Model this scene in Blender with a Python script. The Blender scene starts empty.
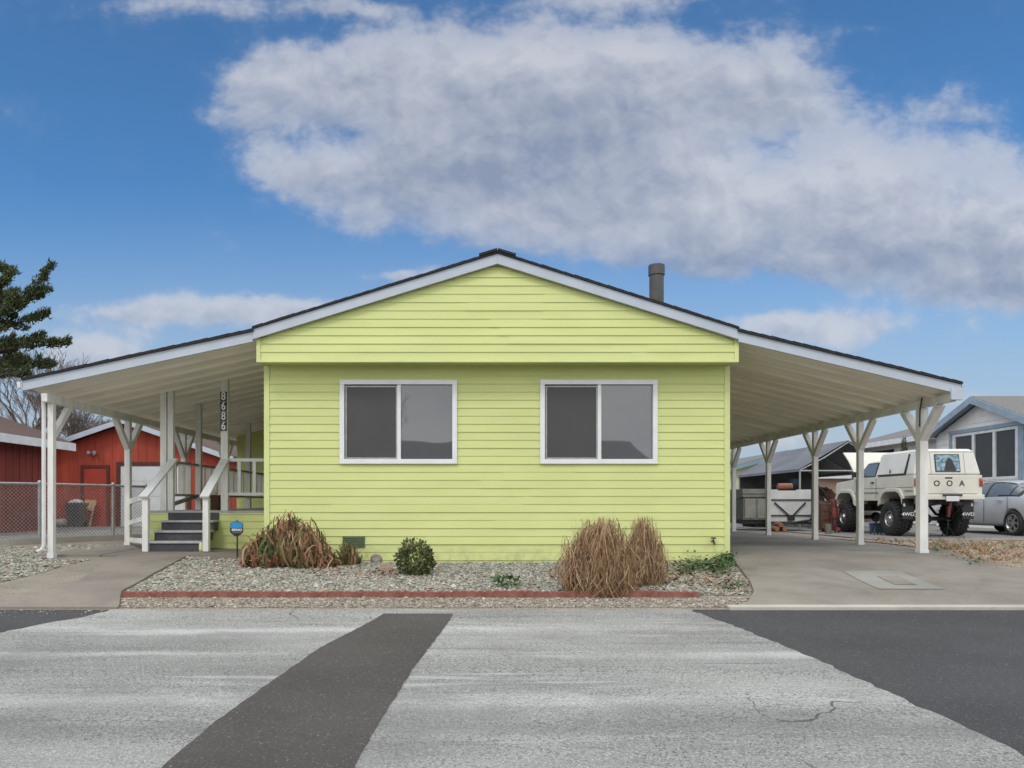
import bpy, bmesh, math, random
import numpy as np
from mathutils import Vector, Matrix
random.seed(7); R = random.uniform
SC = bpy.context.scene
COL = SC.collection
F, VX, VY, CZ = 750.0, 480.0, 503.0, 0.87      # focal length in pixels, vanishing point, camera height

# ------------------------------------------------------------------ terrain
def ss(a, b, t):
    t = max(0.0, min(1.0, (t-a)/(b-a))); return t*t*(3-2*t)
PROF = [(-80, -.47), (3.0, -.455), (7.3, -.265), (8.4, -.13), (10.2, -.095), (11.6, -.075), (13.5, -.05), (18, 0), (300, 0)]
def g(x, y):
    z = .03
    for (a, za), (b, zb) in zip(PROF, PROF[1:]):
        if y <= b:
            z = za + (zb-za)*(y-a)/(b-a); break
    side = .10*ss(3.0, 4.8, abs(x))*ss(9.0, 12.0, y)*(1-.6*ss(14, 19, y))*(1-ss(7.9, 9.6, x))
    return z + side
def P(px, py, d): return Vector(((px-VX)/F*d, d, CZ+(VY-py)/F*d))
def inv(px, py):
    lo, hi = 1.0, 60.0
    for _ in range(50):
        d = (lo+hi)/2; x = (px-VX)/F*d; z = CZ+(VY-py)/F*d
        if z > g(x, d): lo = d
        else: hi = d
    return Vector(((px-VX)/F*lo, lo, g((px-VX)/F*lo, lo)))

# ------------------------------------------------------------------ materials
def lin(c): return tuple(((v/255+.055)/1.055)**2.4 if v > 10 else v/255/12.92 for v in c)
def newmat(name):
    m = bpy.data.materials.new(name); m.use_nodes = True
    nt = m.node_tree; b = nt.nodes['Principled BSDF']; return m, nt, b
def nd(nt, t, **kw):
    n = nt.nodes.new(t)
    for k, v in kw.items(): setattr(n, k, v)
    return n
def mixc(nt, fac, a, b, mode='MIX'):
    n = nd(nt, 'ShaderNodeMix', data_type='RGBA', blend_type=mode)
    for i, v in ((0, fac), (6, a), (7, b)):
        if isinstance(v, bpy.types.NodeSocket): nt.links.new(v, n.inputs[i])
        elif i == 0: n.inputs[0].default_value = v
        else: n.inputs[i].default_value = (*v[:3], 1)
    return n.outputs[2]
def math_(nt, op, a, b=None, c=None, clamp=False):
    n = nd(nt, 'ShaderNodeMath', operation=op, use_clamp=clamp)
    for i, v in enumerate((a, b, c)):
        if v is None: continue
        if isinstance(v, bpy.types.NodeSocket): nt.links.new(v, n.inputs[i])
        else: n.inputs[i].default_value = v
    return n.outputs[0]
def rng(nt, v, a, b, c=0.0, d=1.0, smooth=True):
    n = nd(nt, 'ShaderNodeMapRange', interpolation_type='SMOOTHSTEP' if smooth else 'LINEAR')
    nt.links.new(v, n.inputs[0])
    for i, x in enumerate((a, b, c, d)): n.inputs[i+1].default_value = x
    return n.outputs[0]
def noise(nt, scale, detail=4, rough=.55, stretch=(1, 1, 1), dist=0, loc=(0, 0, 0), coord='Object', rot=(0, 0, 0)):
    tc = nd(nt, 'ShaderNodeTexCoord'); mp = nd(nt, 'ShaderNodeMapping')
    mp.inputs['Scale'].default_value = stretch; mp.inputs['Location'].default_value = loc; mp.inputs['Rotation'].default_value = rot
    nt.links.new(tc.outputs[coord], mp.inputs[0])
    n = nd(nt, 'ShaderNodeTexNoise'); n.inputs['Scale'].default_value = scale; n.inputs['Detail'].default_value = detail
    n.inputs['Roughness'].default_value = rough; n.inputs['Distortion'].default_value = dist
    nt.links.new(mp.outputs[0], n.inputs['Vector']); return n.outputs[0]
def bump(nt, b, h, strength, dist=.01):
    n = nd(nt, 'ShaderNodeBump'); n.inputs['Strength'].default_value = strength; n.inputs['Distance'].default_value = dist
    nt.links.new(h, n.inputs['Height']); nt.links.new(n.outputs[0], b.inputs['Normal'])
def pmat(name, col, rough=.6, var=.12, scale=3.0, col2=None, stretch=(1, 1, 1), bmp=0, bscale=60, metal=0, spec=.5, fine=0, rot=(0, 0, 0)):
    m, nt, b = newmat(name)
    c2 = col2 or tuple(min(1, c*(1+var)) for c in col); c1 = col if col2 else tuple(c*(1-var) for c in col)
    o = mixc(nt, rng(nt, noise(nt, scale, 5, .6, stretch, rot=rot), .3, .7), c1, c2)
    if fine: o = mixc(nt, rng(nt, noise(nt, 90, 3, .6), .35, .65, 1-fine, 1+fine), (0, 0, 0), o, 'MIX') if False else mixc(nt, rng(nt, noise(nt, 80, 3, .7), .35, .65, 0, fine), o, tuple(c*.35 for c in col))
    nt.links.new(o, b.inputs['Base Color'])
    b.inputs['Roughness'].default_value = rough; b.inputs['Metallic'].default_value = metal; b.inputs['Specular IOR Level'].default_value = spec
    if bmp: bump(nt, b, noise(nt, bscale, 4, .6), bmp)
    return m
def island(name, cols, rough=.8, spec=.3, noisy=0):
    m, nt, b = newmat(name)
    ge = nd(nt, 'ShaderNodeNewGeometry'); cr = nd(nt, 'ShaderNodeValToRGB')
    el = cr.color_ramp.elements
    while len(el) < len(cols): el.new(.5)
    for i, c in enumerate(cols): el[i].position = i/(len(cols)-1); el[i].color = (*c, 1)
    nt.links.new(ge.outputs['Random Per Island'], cr.inputs[0]); o = cr.outputs[0]
    if noisy: o = mixc(nt, rng(nt, noise(nt, noisy, 3), .35, .7, 0, .6), o, cols[0])
    nt.links.new(o, b.inputs['Base Color']); b.inputs['Roughness'].default_value = rough; b.inputs['Specular IOR Level'].default_value = spec
    return m

M = {}
def lime(name):
    m, nt, b = newmat(name)
    o = mixc(nt, rng(nt, noise(nt, 1.6, 4, .6, (.5, 1, 2.2)), .3, .75), (.565, .615, .25), (.62, .67, .28))
    o = mixc(nt, rng(nt, noise(nt, 9, 5, .65, (.25, 1, 1.0)), .55, .85, 0, .25), o, (.42, .45, .20))
    tcz = nd(nt, 'ShaderNodeTexCoord'); sz = nd(nt, 'ShaderNodeSeparateXYZ'); nt.links.new(tcz.outputs['Object'], sz.inputs[0])
    o = mixc(nt, math_(nt, 'MULTIPLY', rng(nt, sz.outputs[2], -.1, .35, .7, 0), rng(nt, noise(nt, 5, 5, .7), .4, .7)), o, (.36, .36, .19))   # splashed soil low down
    o = mixc(nt, rng(nt, noise(nt, 3.2, 6, .7, (1.6, 1, .22), loc=(4, 4, 4)), .62, .8, 0, .22), o, (.38, .40, .20))                       # run marks
    nt.links.new(o, b.inputs['Base Color']); b.inputs['Roughness'].default_value = .55; b.inputs['Specular IOR Level'].default_value = .35
    bump(nt, b, noise(nt, 120, 3, .6, (.15, 1, 1)), .06, .004)
    return m
M['lime'] = lime('lime_vinyl_siding')
M['limetrim'] = pmat('lime_trim', (.60, .65, .285), .5, .06, 3)
M['white'] = pmat('white_paint', (.66, .68, .69), .5, .08, 4, fine=.08)
M['post'] = pmat('post_white_paint', (.69, .69, .67), .55, .12, 5, stretch=(1, 1, .3), fine=.1)
M['cream'] = pmat('offwhite_pan_metal', (.86, .815, .715), .55, .10, 1.2, stretch=(.4, 2.5, 1))
M['fascia'] = pmat('pale_fascia_paint', (.43, .485, .56), .45, .06, 2)
M['shingle'] = pmat('black_shingle', (.022, .021, .022), .9, .4, 30, bmp=.5)
M['greyshingle'] = pmat('grey_shingle', (.16, .16, .16), .9, .3, 25, bmp=.5)
M['brownshingle'] = pmat('brown_shingle', (.105, .066, .055), .9, .35, 20, bmp=.5)
M['vinyl'] = pmat('white_window_vinyl', (.72, .74, .76), .35, .04, 4)
M['screen'] = pmat('dark_insect_screen', (.052, .052, .053), .42, .06, 2, spec=.5)
M['dark'] = pmat('dark_void', (.012, .012, .013), .9, .3, 3)
M['blackmetal'] = pmat('black_metal', (.018, .018, .019), .45, .3, 12)
M['ventpipe'] = pmat('grey_vent_pipe', (.06, .058, .058), .5, .2, 6)
M['riser'] = pmat('dark_grey_riser', (.055, .057, .064), .8, .2, 15, bmp=.2)
M['tread'] = pmat('grey_tread', (.36, .37, .37), .7, .12, 8)
M['deck'] = pmat('grey_deck', (.25, .25, .24), .75, .15, 8)
M['picket'] = pmat('weathered_picket', (.72, .71, .66), .65, .12, 6, stretch=(1, 1, .3))
M['railgrey'] = pmat('grey_rail', (.34, .34, .32), .6, .2, 6)
M['red'] = pmat('red_board_siding', (.40, .06, .033), .75, .2, 2.5, stretch=(1, 1, .25), fine=.15)
M['darkred'] = pmat('dark_red_siding', (.20, .032, .022), .75, .2, 2.5, stretch=(1, 1, .25), fine=.15)
M['reddoor'] = pmat('red_door', (.39, .046, .026), .6, .12, 3)
M['trimbrown'] = pmat('dark_brown_trim', (.09, .022, .018), .7, .2, 5)
M['garagedoor'] = pmat('white_garage_door', (.60, .62, .64), .5, .06, 3)
M['galv'] = pmat('galvanised_steel', (.34, .35, .35), .45, .15, 10, metal=.35)
M['wire'] = pmat('chain_link_wire', (.30, .29, .28), .5, .15, 10, metal=.3)
M['bin'] = pmat('grey_plastic_bin', (.085, .09, .10), .5, .1, 5)
M['wood'] = pmat('pale_wood', (.45, .30, .16), .7, .2, 5, stretch=(1, 1, .2))
M['bag'] = pmat('white_bag', (.55, .55, .56), .5, .15, 8)
M['rock'] = pmat('tan_rock', (.30, .20, .145), .9, .35, 6, bmp=.6, bscale=20)
M['greyrock'] = pmat('grey_rock', (.22, .19, .17), .9, .35, 6, bmp=.6, bscale=20)
M['brickedge'] = pmat('red_concrete_edging', (.17, .06, .046), .9, .5, 7, col2=(.30, .125, .10), bmp=.5, bscale=40, fine=.3)
M['truck'] = pmat('cream_truck_paint', (.60, .59, .53), .3, .06, 2, spec=.5, fine=.05)
M['shell'] = pmat('white_shell_paint', (.63, .63, .60), .35, .05, 2)
M['rubber'] = pmat('tyre_rubber', (.022, .022, .023), .8, .25, 12, bmp=.3)
M['alloy'] = pmat('dull_alloy', (.42, .42, .43), .35, .15, 8, metal=.7)
M['chassis'] = pmat('black_chassis', (.02, .019, .019), .6, .4, 6)
M['redlens'] = pmat('red_lens', (.26, .02, .018), .25, .1, 6)
M['orangelens'] = pmat('orange_lens', (.6, .16, .03), .2, .1, 6)
M['silver'] = pmat('silver_car_paint', (.52, .54, .58), .3, .04, 2, metal=.2)
M['blue'] = pmat('blue_trim_paint', (.26, .33, .41), .5, .1, 3)
M['bluewhite'] = pmat('white_house_siding', (.75, .74, .725), .6, .06, 2)
M['creamwall'] = pmat('cream_house_siding', (.50, .50, .36), .7, .1, 2)
M['teal'] = pmat('teal_trim', (.16, .27, .32), .5, .1, 3)
M['tarp'] = pmat('grey_tarp', (.135, .14, .155), .5, .18, 1.5, stretch=(1, .5, 1), bmp=.25, bscale=6)
M['tarpdark'] = pmat('black_tarp', (.06, .061, .064), .7, .3, 2, bmp=.3, bscale=6)
M['plywhite'] = pmat('white_plywood', (.56, .57, .57), .6, .12, 2, fine=.12)
M['khaki'] = pmat('khaki_panel', (.19, .20, .175), .65, .25, 3, fine=.3)
M['khakipale'] = pmat('pale_khaki_panel', (.27, .275, .25), .65, .2, 3, fine=.2)
M['rust'] = pmat('rusty_brown', (.12, .062, .045), .8, .4, 8, fine=.3)
M['orange'] = pmat('orange_brown_roll', (.24, .115, .07), .8, .2, 10)
M['machred'] = pmat('faded_red_paint', (.24, .05, .037), .6, .35, 8)
M['bluebox'] = pmat('blue_plastic', (.05, .17, .40), .5, .1, 8)
M['brownpot'] = pmat('brown_planter', (.12, .055, .03), .7, .2, 6)
M['signblue'] = pmat('blue_sign', (.015, .25, .55), .35, .1, 20)
M['signblack'] = pmat('black_sign', (.012, .014, .018), .35, .1, 20)
M['lettering'] = pmat('white_lettering', (.8, .8, .8), .4, .03, 5)
M['greylettering'] = pmat('grey_lettering', (.3, .3, .3), .4, .03, 5)
M['ventgreen'] = pmat('olive_vent', (.10, .13, .07), .7, .25, 30)
M['bark'] = pmat('grey_bark', (.10, .08, .065), .9, .3, 8, stretch=(1, 1, .2), bmp=.5)
M['baretwig'] = pmat('bare_twigs', (.16, .12, .105), .9, .25, 8)
M['cedar'] = island('cedar_needles', [(.04, .058, .026), (.07, .092, .036), (.095, .112, .046), (.05, .07, .032), (.13, .135, .066)], .8)
M['drygrass'] = island('dry_grass_blades', [(.10, .058, .034), (.33, .215, .12), (.24, .14, .075), (.47, .33, .20), (.16, .092, .052), (.37, .235, .135), (.55, .41, .26), (.22, .13, .07), (.42, .29, .17)], .8)
M['deadleaf'] = island('dead_strap_leaves', [(.12, .05, .03), (.36, .19, .11), (.25, .115, .065), (.46, .27, .17), (.17, .07, .045), (.10, .13, .045), (.38, .20, .12), (.54, .36, .24), (.06, .095, .03), (.30, .135, .08), (.14, .16, .06)], .7)
M['greenleaf'] = island('green_shrub_leaves', [(.05, .08, .026), (.085, .13, .045), (.12, .16, .065), (.07, .105, .04), (.17, .18, .085), (.22, .11, .065)], .6)
M['mixleaf'] = island('mixed_strap_leaves', [(.05, .09, .03), (.10, .15, .05), (.26, .13, .07), (.07, .11, .035), (.34, .20, .12), (.15, .18, .07)], .7)
M['ivy'] = island('ivy_leaves', [(.03, .075, .03), (.06, .12, .045), (.10, .16, .055), (.045, .09, .04), (.17, .17, .06)], .6)
M['deadlitter'] = island('dead_leaf_litter', [(.16, .10, .065), (.30, .21, .14), (.22, .14, .10), (.36, .28, .20)], .85)
M['pebble'] = island('grey_pebbles', [(.12, .13, .11), (.29, .30, .26), (.19, .215, .18), (.40, .39, .345), (.25, .21, .165), (.105, .12, .105), (.32, .335, .295), (.28, .225, .175), (.52, .51, .46), (.17, .20, .17)], .9)
M['tanpebble'] = island('tan_pebbles', [(.20, .155, .115), (.40, .33, .26), (.29, .235, .185), (.48, .43, .37), (.33, .25, .18), (.19, .17, .15), (.40, .36, .30), (.36, .23, .15)], .9)
M['finegravel'] = island('fine_gravel', [(.14, .12, .10), (.34, .30, .25), (.23, .195, .16), (.48, .44, .39), (.17, .145, .12), (.30, .265, .22)], .9)
def glass(name, tint, gl, rough=.02):
    m, nt, b = newmat(name); nt.nodes.remove(b)
    out = nt.nodes['Material Output']
    gs = nd(nt, 'ShaderNodeBsdfGlossy'); gs.inputs['Roughness'].default_value = rough; gs.inputs['Color'].default_value = (.95, .97, 1, 1)
    df = nd(nt, 'ShaderNodeBsdfPrincipled'); df.inputs['Base Color'].default_value = (*tint, 1); df.inputs['Roughness'].default_value = .3
    lw = nd(nt, 'ShaderNodeLayerWeight'); lw.inputs['Blend'].default_value = .25
    f = math_(nt, 'ADD', math_(nt, 'MULTIPLY', lw.outputs['Fresnel'], .6), gl, clamp=True)
    bp = nd(nt, 'ShaderNodeBump'); bp.inputs['Strength'].default_value = .25; bp.inputs['Distance'].default_value = .02
    nt.links.new(noise(nt, 1.1, 1, .5), bp.inputs['Height']); nt.links.new(bp.outputs[0], gs.inputs['Normal'])
    mx = nd(nt, 'ShaderNodeMixShader'); nt.links.new(f, mx.inputs[0]); nt.links.new(df.outputs[0], mx.inputs[1]); nt.links.new(gs.outputs[0], mx.inputs[2])
    nt.links.new(mx.outputs[0], out.inputs[0]); return m
M['pane'] = glass('window_glass', (.05, .055, .06), .085)
M['carglass'] = glass('car_glass', (.11, .125, .13), .09)

BAND = [inv(600, 700).y, inv(600, 655).y, inv(600, 730).y, inv(600, 630).y]
def asphalt_pale():
    m, nt, b = newmat('worn_pale_asphalt')
    big = noise(nt, .55, 5, .6, (.35, 1, 1))
    streak = noise(nt, 1.6, 6, .65, (.22, 2.0, 1), dist=.35, loc=(3, 1, 0), rot=(0, 0, .05))
    fine = noise(nt, 46, 3, .8); grain = noise(nt, 85, 2, .8, loc=(2, 7, 1))
    o = mixc(nt, rng(nt, big, .3, .7), (.185, .189, .183), (.335, .34, .33))
    o = mixc(nt, rng(nt, streak, .54, .76, 0, .5), o, (.52, .53, .53))
    s2 = noise(nt, 2.3, 6, .75, (.18, 2.8, 1), dist=.5, loc=(9, 4, 2), rot=(0, 0, -.04))
    o = mixc(nt, rng(nt, s2, .54, .68, 0, .7), o, (.135, .138, .138))
    spots = math_(nt, 'MULTIPLY', rng(nt, fine, .48, .62), rng(nt, noise(nt, 1.1, 4, .6, (.5, 1.4, 1), loc=(5, 5, 5)), .35, .6, .4, .95))
    o = mixc(nt, spots, o, (.085, .085, .085))
    o = mixc(nt, rng(nt, grain, .53, .66, 0, .6), o, (.60, .60, .59))
    # broad scoured bands across the road, broken up by the stone texture
    tcb = nd(nt, 'ShaderNodeTexCoord'); sb = nd(nt, 'ShaderNodeSeparateXYZ'); nt.links.new(tcb.outputs['Object'], sb.inputs[0])
    wob = math_(nt, 'MULTIPLY', math_(nt, 'SUBTRACT', noise(nt, .5, 4, .6, loc=(2, 2, 9)), .5), .6)
    for yc, wd, st_, col in ((BAND[0], .26, 1.0, (.62, .63, .635)), (BAND[1], .16, .85, (.50, .51, .51)), (BAND[2], .35, .8, (.12, .122, .122)), (BAND[3], .20, .85, (.54, .545, .55))):
        dy = math_(nt, 'ABSOLUTE', math_(nt, 'SUBTRACT', math_(nt, 'ADD', sb.outputs[1], wob), yc))
        k = math_(nt, 'MULTIPLY', rng(nt, dy, 0, wd, 1, 0), rng(nt, noise(nt, .8, 5, .7, (.35, 1, 1), loc=(yc, 3, 1)), .36, .60))
        k = math_(nt, 'MULTIPLY', k, rng(nt, noise(nt, 38, 3, .8, loc=(yc, 1, 1)), .36, .54, 1-st_, 1))
        o = mixc(nt, math_(nt, 'MULTIPLY', k, .55), o, col)
    arc = noise(nt, 1.1, 5, .65, (.16, 3.2, 1), dist=.6, loc=(6, 6, 1), rot=(0, 0, .09))
    o = mixc(nt, rng(nt, arc, .61, .70, 0, .5), o, (.11, .112, .112))
    arc2 = noise(nt, 1.3, 5, .65, (.18, 2.6, 1), dist=.6, loc=(1, 3, 7), rot=(0, 0, -.12))
    o = mixc(nt, rng(nt, arc2, .60, .70, 0, .4), o, (.55, .555, .555))
    o = mixc(nt, rng(nt, noise(nt, .42, 6, .7, (1, 1.2, 1), dist=.8, loc=(8, 3, 3)), .50, .68, 0, .38), o, (.15, .15, .147))
    # long cracks
    tc = nd(nt, 'ShaderNodeTexCoord'); vo = nd(nt, 'ShaderNodeTexVoronoi', feature='DISTANCE_TO_EDGE'); vo.inputs['Scale'].default_value = .42
    wn = nd(nt, 'ShaderNodeTexNoise'); wn.inputs['Scale'].default_value = 2.2; wn.inputs['Detail'].default_value = 6
    vm = nd(nt, 'ShaderNodeVectorMath', operation='MULTIPLY_ADD'); vm.inputs[1].default_value = (.7, .7, 0)
    nt.links.new(tc.outputs['Object'], wn.inputs['Vector']); nt.links.new(wn.outputs['Color'], vm.inputs[0]); nt.links.new(tc.outputs['Object'], vm.inputs[2])
    nt.links.new(vm.outputs[0], vo.inputs['Vector'])
    cr = math_(nt, 'MULTIPLY', rng(nt, vo.outputs['Distance'], .0006, .0032, .8, 0), rng(nt, noise(nt, .7, 2), .53, .62))
    o = mixc(nt, cr, o, (.05, .048, .045))
    nt.links.new(o, b.inputs['Base Color']); b.inputs['Roughness'].default_value = .95; b.inputs['Specular IOR Level'].default_value = .2
    bump(nt, b, fine, .5, .008); return m
def asphalt_dark(name, c, k):
    m, nt, b = newmat(name)
    o = mixc(nt, rng(nt, noise(nt, .9, 5, .6), .3, .7), tuple(v*.88 for v in c), tuple(v*1.15 for v in c))
    o = mixc(nt, rng(nt, noise(nt, 55, 2, .8), .60, .70, 0, .75), o, tuple(v*3.6 for v in c))
    o = mixc(nt, rng(nt, noise(nt, 9, 5, .7, (.4, 1.2, 1)), .62, .8, 0, k), o, (.25, .24, .225))
    o = mixc(nt, rng(nt, noise(nt, 50, 3, .7, loc=(4, 4, 4)), .5, .68, 0, .45), o, tuple(v*.5 for v in c))
    nt.links.new(o, b.inputs['Base Color']); b.inputs['Roughness'].default_value = .9; b.inputs['Specular IOR Level'].default_value = .3
    bump(nt, b, noise(nt, 60, 4, .7), .45, .006); return m
def concrete(name, c, stain, k=.6):
    m, nt, b = newmat(name)
    o = mixc(nt, rng(nt, noise(nt, .8, 6, .65), .3, .7), tuple(v*.8 for v in c), tuple(v*1.16 for v in c))
    o = mixc(nt, rng(nt, noise(nt, .55, 6, .7, (1, .7, 1), dist=.8, loc=(7, 2, 0)), .5, .72, 0, k), o, stain)
    o = mixc(nt, rng(nt, noise(nt, 3.5, 6, .7, (1, .35, 1), dist=1.2, loc=(1, 8, 0)), .6, .78, 0, .45), o, tuple(min(1, v*1.5) for v in c))
    o = mixc(nt, rng(nt, noise(nt, 65, 3, .7), .5, .72, 0, .4), o, tuple(v*.5 for v in c))
    nt.links.new(o, b.inputs['Base Color']); b.inputs['Roughness'].default_value = .88; b.inputs['Specular IOR Level'].default_value = .3
    bump(nt, b, noise(nt, 60, 4, .7), .25, .004); return m
M['pale'] = asphalt_pale()
M['asphalt'] = asphalt_dark('dark_asphalt', (.055, .055, .058), .45)
M['patch'] = asphalt_dark('patched_asphalt', (.068, .063, .060), .45)
M['drive'] = concrete('driveway_concrete', (.235, .217, .19), (.145, .118, .095), .85)
M['walk'] = concrete('walkway_concrete', (.23, .205, .178), (.165, .142, .12), .5)
M['slab'] = concrete('carport_slab', (.20, .195, .185), (.12, .112, .105))
M['patchpale'] = concrete('pale_concrete_patch', (.27, .265, .245), (.21, .205, .19), .6)
M['paving'] = concrete('neighbour_paving', (.235, .23, .22), (.18, .17, .16))
M['kerb'] = concrete('kerb_concrete', (.42, .40, .36), (.32, .29, .25), .4)
def dirt():
    m, nt, b = newmat('dirt_and_gravel')
    o = mixc(nt, rng(nt, noise(nt, 1.3, 6, .65), .3, .7), (.17, .145, .115), (.28, .25, .21))
    o = mixc(nt, rng(nt, noise(nt, 45, 4, .75), .4, .65, 0, .8), o, (.36, .335, .29))
    o = mixc(nt, rng(nt, noise(nt, 80, 3, .75, loc=(3, 3, 3)), .52, .68, 0, .7), o, (.09, .08, .07))
    nt.links.new(o, b.inputs['Base Color']); b.inputs['Roughness'].default_value = .95; b.inputs['Specular IOR Level'].default_value = .2
    bump(nt, b, noise(nt, 50, 4, .75), .6, .015); return m
M['dirt'] = dirt()
M['tandirt'] = pmat('tan_dirt', (.20, .145, .095), .95, .2, 1.5, col2=(.34, .265, .19), bmp=.6, bscale=50, fine=.3)

# ------------------------------------------------------------------ mesh helpers
def wpos(o):
    v = Vector((0, 0, 0))
    while o is not None: v += o.location; o = o.parent
    return v
class MB:
    def __init__(s): s.v = []; s.f = []
    def add(s, vs, fs):
        n = len(s.v); s.v += [tuple(p) for p in vs]; s.f += [tuple(i+n for i in f) for f in fs]; return s
    def box(s, x0, x1, y0, y1, z0, z1):
        return s.add([(x0, y0, z0), (x1, y0, z0), (x1, y1, z0), (x0, y1, z0), (x0, y0, z1), (x1, y0, z1), (x1, y1, z1), (x0, y1, z1)],
                     [(3, 2, 1, 0), (4, 5, 6, 7), (0, 1, 5, 4), (1, 2, 6, 5), (2, 3, 7, 6), (3, 0, 4, 7)])
    def bar(s, p, q, w, h, up=(0, 0, 1)):              # rectangular bar p->q, w sideways, h along up
        p, q = Vector(p), Vector(q); d = (q-p).normalized(); u = Vector(up)
        sd = d.cross(u)
        if sd.length < 1e-5: sd = d.cross(Vector((1, 0, 0)))
        sd.normalize(); u = sd.cross(d).normalized(); a, b = sd*w/2, u*h/2
        return s.add([p-a-b, p+a-b, p+a+b, p-a+b, q-a-b, q+a-b, q+a+b, q-a+b],
                     [(3, 2, 1, 0), (4, 5, 6, 7), (0, 1, 5, 4), (1, 2, 6, 5), (2, 3, 7, 6), (3, 0, 4, 7)])
    def tube(s, pts, rad, n=6, cap=True):
        pts = [Vector(p) for p in pts]; rads = rad if isinstance(rad, (list, tuple)) else [rad]*len(pts)
        vs, fs = [], []; ref = Vector((.31, .17, .93))
        for i, p in enumerate(pts):
            d = (pts[min(i+1, len(pts)-1)]-pts[max(i-1, 0)]).normalized()
            a = d.cross(ref)
            if a.length < 1e-4: a = d.cross(Vector((1, 0, 0)))
            a.normalize(); b = d.cross(a)
            for k in range(n):
                t = 2*math.pi*k/n; vs.append(p+(a*math.cos(t)+b*math.sin(t))*rads[i])
        for i in range(len(pts)-1):
            for k in range(n):
                fs.append((i*n+k, i*n+(k+1) % n, (i+1)*n+(k+1) % n, (i+1)*n+k))
        if cap: fs += [tuple(range(n-1, -1, -1)), tuple((len(pts)-1)*n+k for k in range(n))]
        return s.add(vs, fs)
    def prism(s, poly, a, b, axis='y'):                # polygon in the other two axes, swept from a to b
        mk = {'y': lambda p, t: (p[0], t, p[1]), 'x': lambda p, t: (t, p[0], p[1]), 'z': lambda p, t: (p[0], p[1], t)}[axis]
        n = len(poly)
        return s.add([mk(p, a) for p in poly]+[mk(p, b) for p in poly],
                     [tuple(range(n)), tuple(range(2*n-1, n-1, -1))]+[(i, i+n, (i+1) % n+n, (i+1) % n) for i in range(n)])
    def lathe(s, prof, c, axis='x', n=24):             # profile (r, t) about an axis through c
        vs, fs = [], []; m = len(prof)
        for k in range(n):
            t = 2*math.pi*k/n; cs, sn = math.cos(t), math.sin(t)
            for r, h in prof:
                vs.append((c[0]+h, c[1]+r*cs, c[2]+r*sn) if axis == 'x' else (c[0]+r*cs, c[1]+r*sn, c[2]+h) if axis == 'z' else (c[0]+r*cs, c[1]+h, c[2]+r*sn))
        for k in range(n):
            for i in range(m-1):
                fs.append((k*m+i, k*m+i+1, ((k+1) % n)*m+i+1, ((k+1) % n)*m+i))
        return s.add(vs, fs)
    def sweep(s, pts, w, thick=0.0):                   # flat ribbon (one leaf or blade)
        pass
    def build(s, name, mat, parent=None, smooth=False, bevel=0, seg=2, fix=True):
        me = bpy.data.meshes.new(name); o = bpy.data.objects.new(name, me); COL.objects.link(o)
        off = wpos(parent) if parent else Vector((0, 0, 0))
        if off.length: s.v = [(p[0]-off.x, p[1]-off.y, p[2]-off.z) for p in s.v]
        me.from_pydata(s.v, [], s.f); me.update()
        if fix:
            bm = bmesh.new(); bm.from_mesh(me); bmesh.ops.recalc_face_normals(bm, faces=bm.faces); bm.to_mesh(me); bm.free()
        me.materials.append(mat)
        if smooth: me.polygons.foreach_set('use_smooth', [True]*len(me.polygons))
        if parent: o.parent = parent
        if bevel:
            md = o.modifiers.new('bevel', 'BEVEL'); md.width = bevel; md.segments = seg; md.limit_method = 'ANGLE'
        return o
def tag(o, label=None, cat=None, group=None, kind=None):
    for k, v in (('label', label), ('category', cat), ('group', group), ('kind', kind)):
        if v: o[k] = v
    return o
def empty(name, loc, label, cat, group=None):
    o = bpy.data.objects.new(name, None); COL.objects.link(o); o.location = loc; o.empty_display_size = .2
    return tag(o, label, cat, group)
def node(name, parent):                                # an Empty part that carries sub-parts
    o = bpy.data.objects.new(name, None); COL.objects.link(o); o.parent = parent; return o
def copy_tree(o, parent=None):
    c = o.copy(); COL.objects.link(c); c.parent = parent
    for ch in list(o.children): copy_tree(ch, c)
    return c
def text(name, s, size, mat, parent, loc, rot, ext=.002, sx=1.0):
    cu = bpy.data.curves.new('lettering_curve', 'FONT'); cu.body = s; cu.size = size; cu.extrude = ext; cu.align_x = 'CENTER'; cu.align_y = 'CENTER'; cu.offset = size*.018
    t = bpy.data.objects.new('tmp', cu); COL.objects.link(t); bpy.context.view_layer.update()
    me = bpy.data.meshes.new_from_object(t.evaluated_get(bpy.context.evaluated_depsgraph_get()))
    bpy.data.objects.remove(t); me.materials.clear(); me.materials.append(mat)
    o = bpy.data.objects.new(name, me); COL.objects.link(o); o.parent = parent
    o.location = Vector(loc)-(wpos(parent) if parent else Vector()); o.rotation_euler = rot; o.scale = (sx, 1, 1); return o

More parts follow.
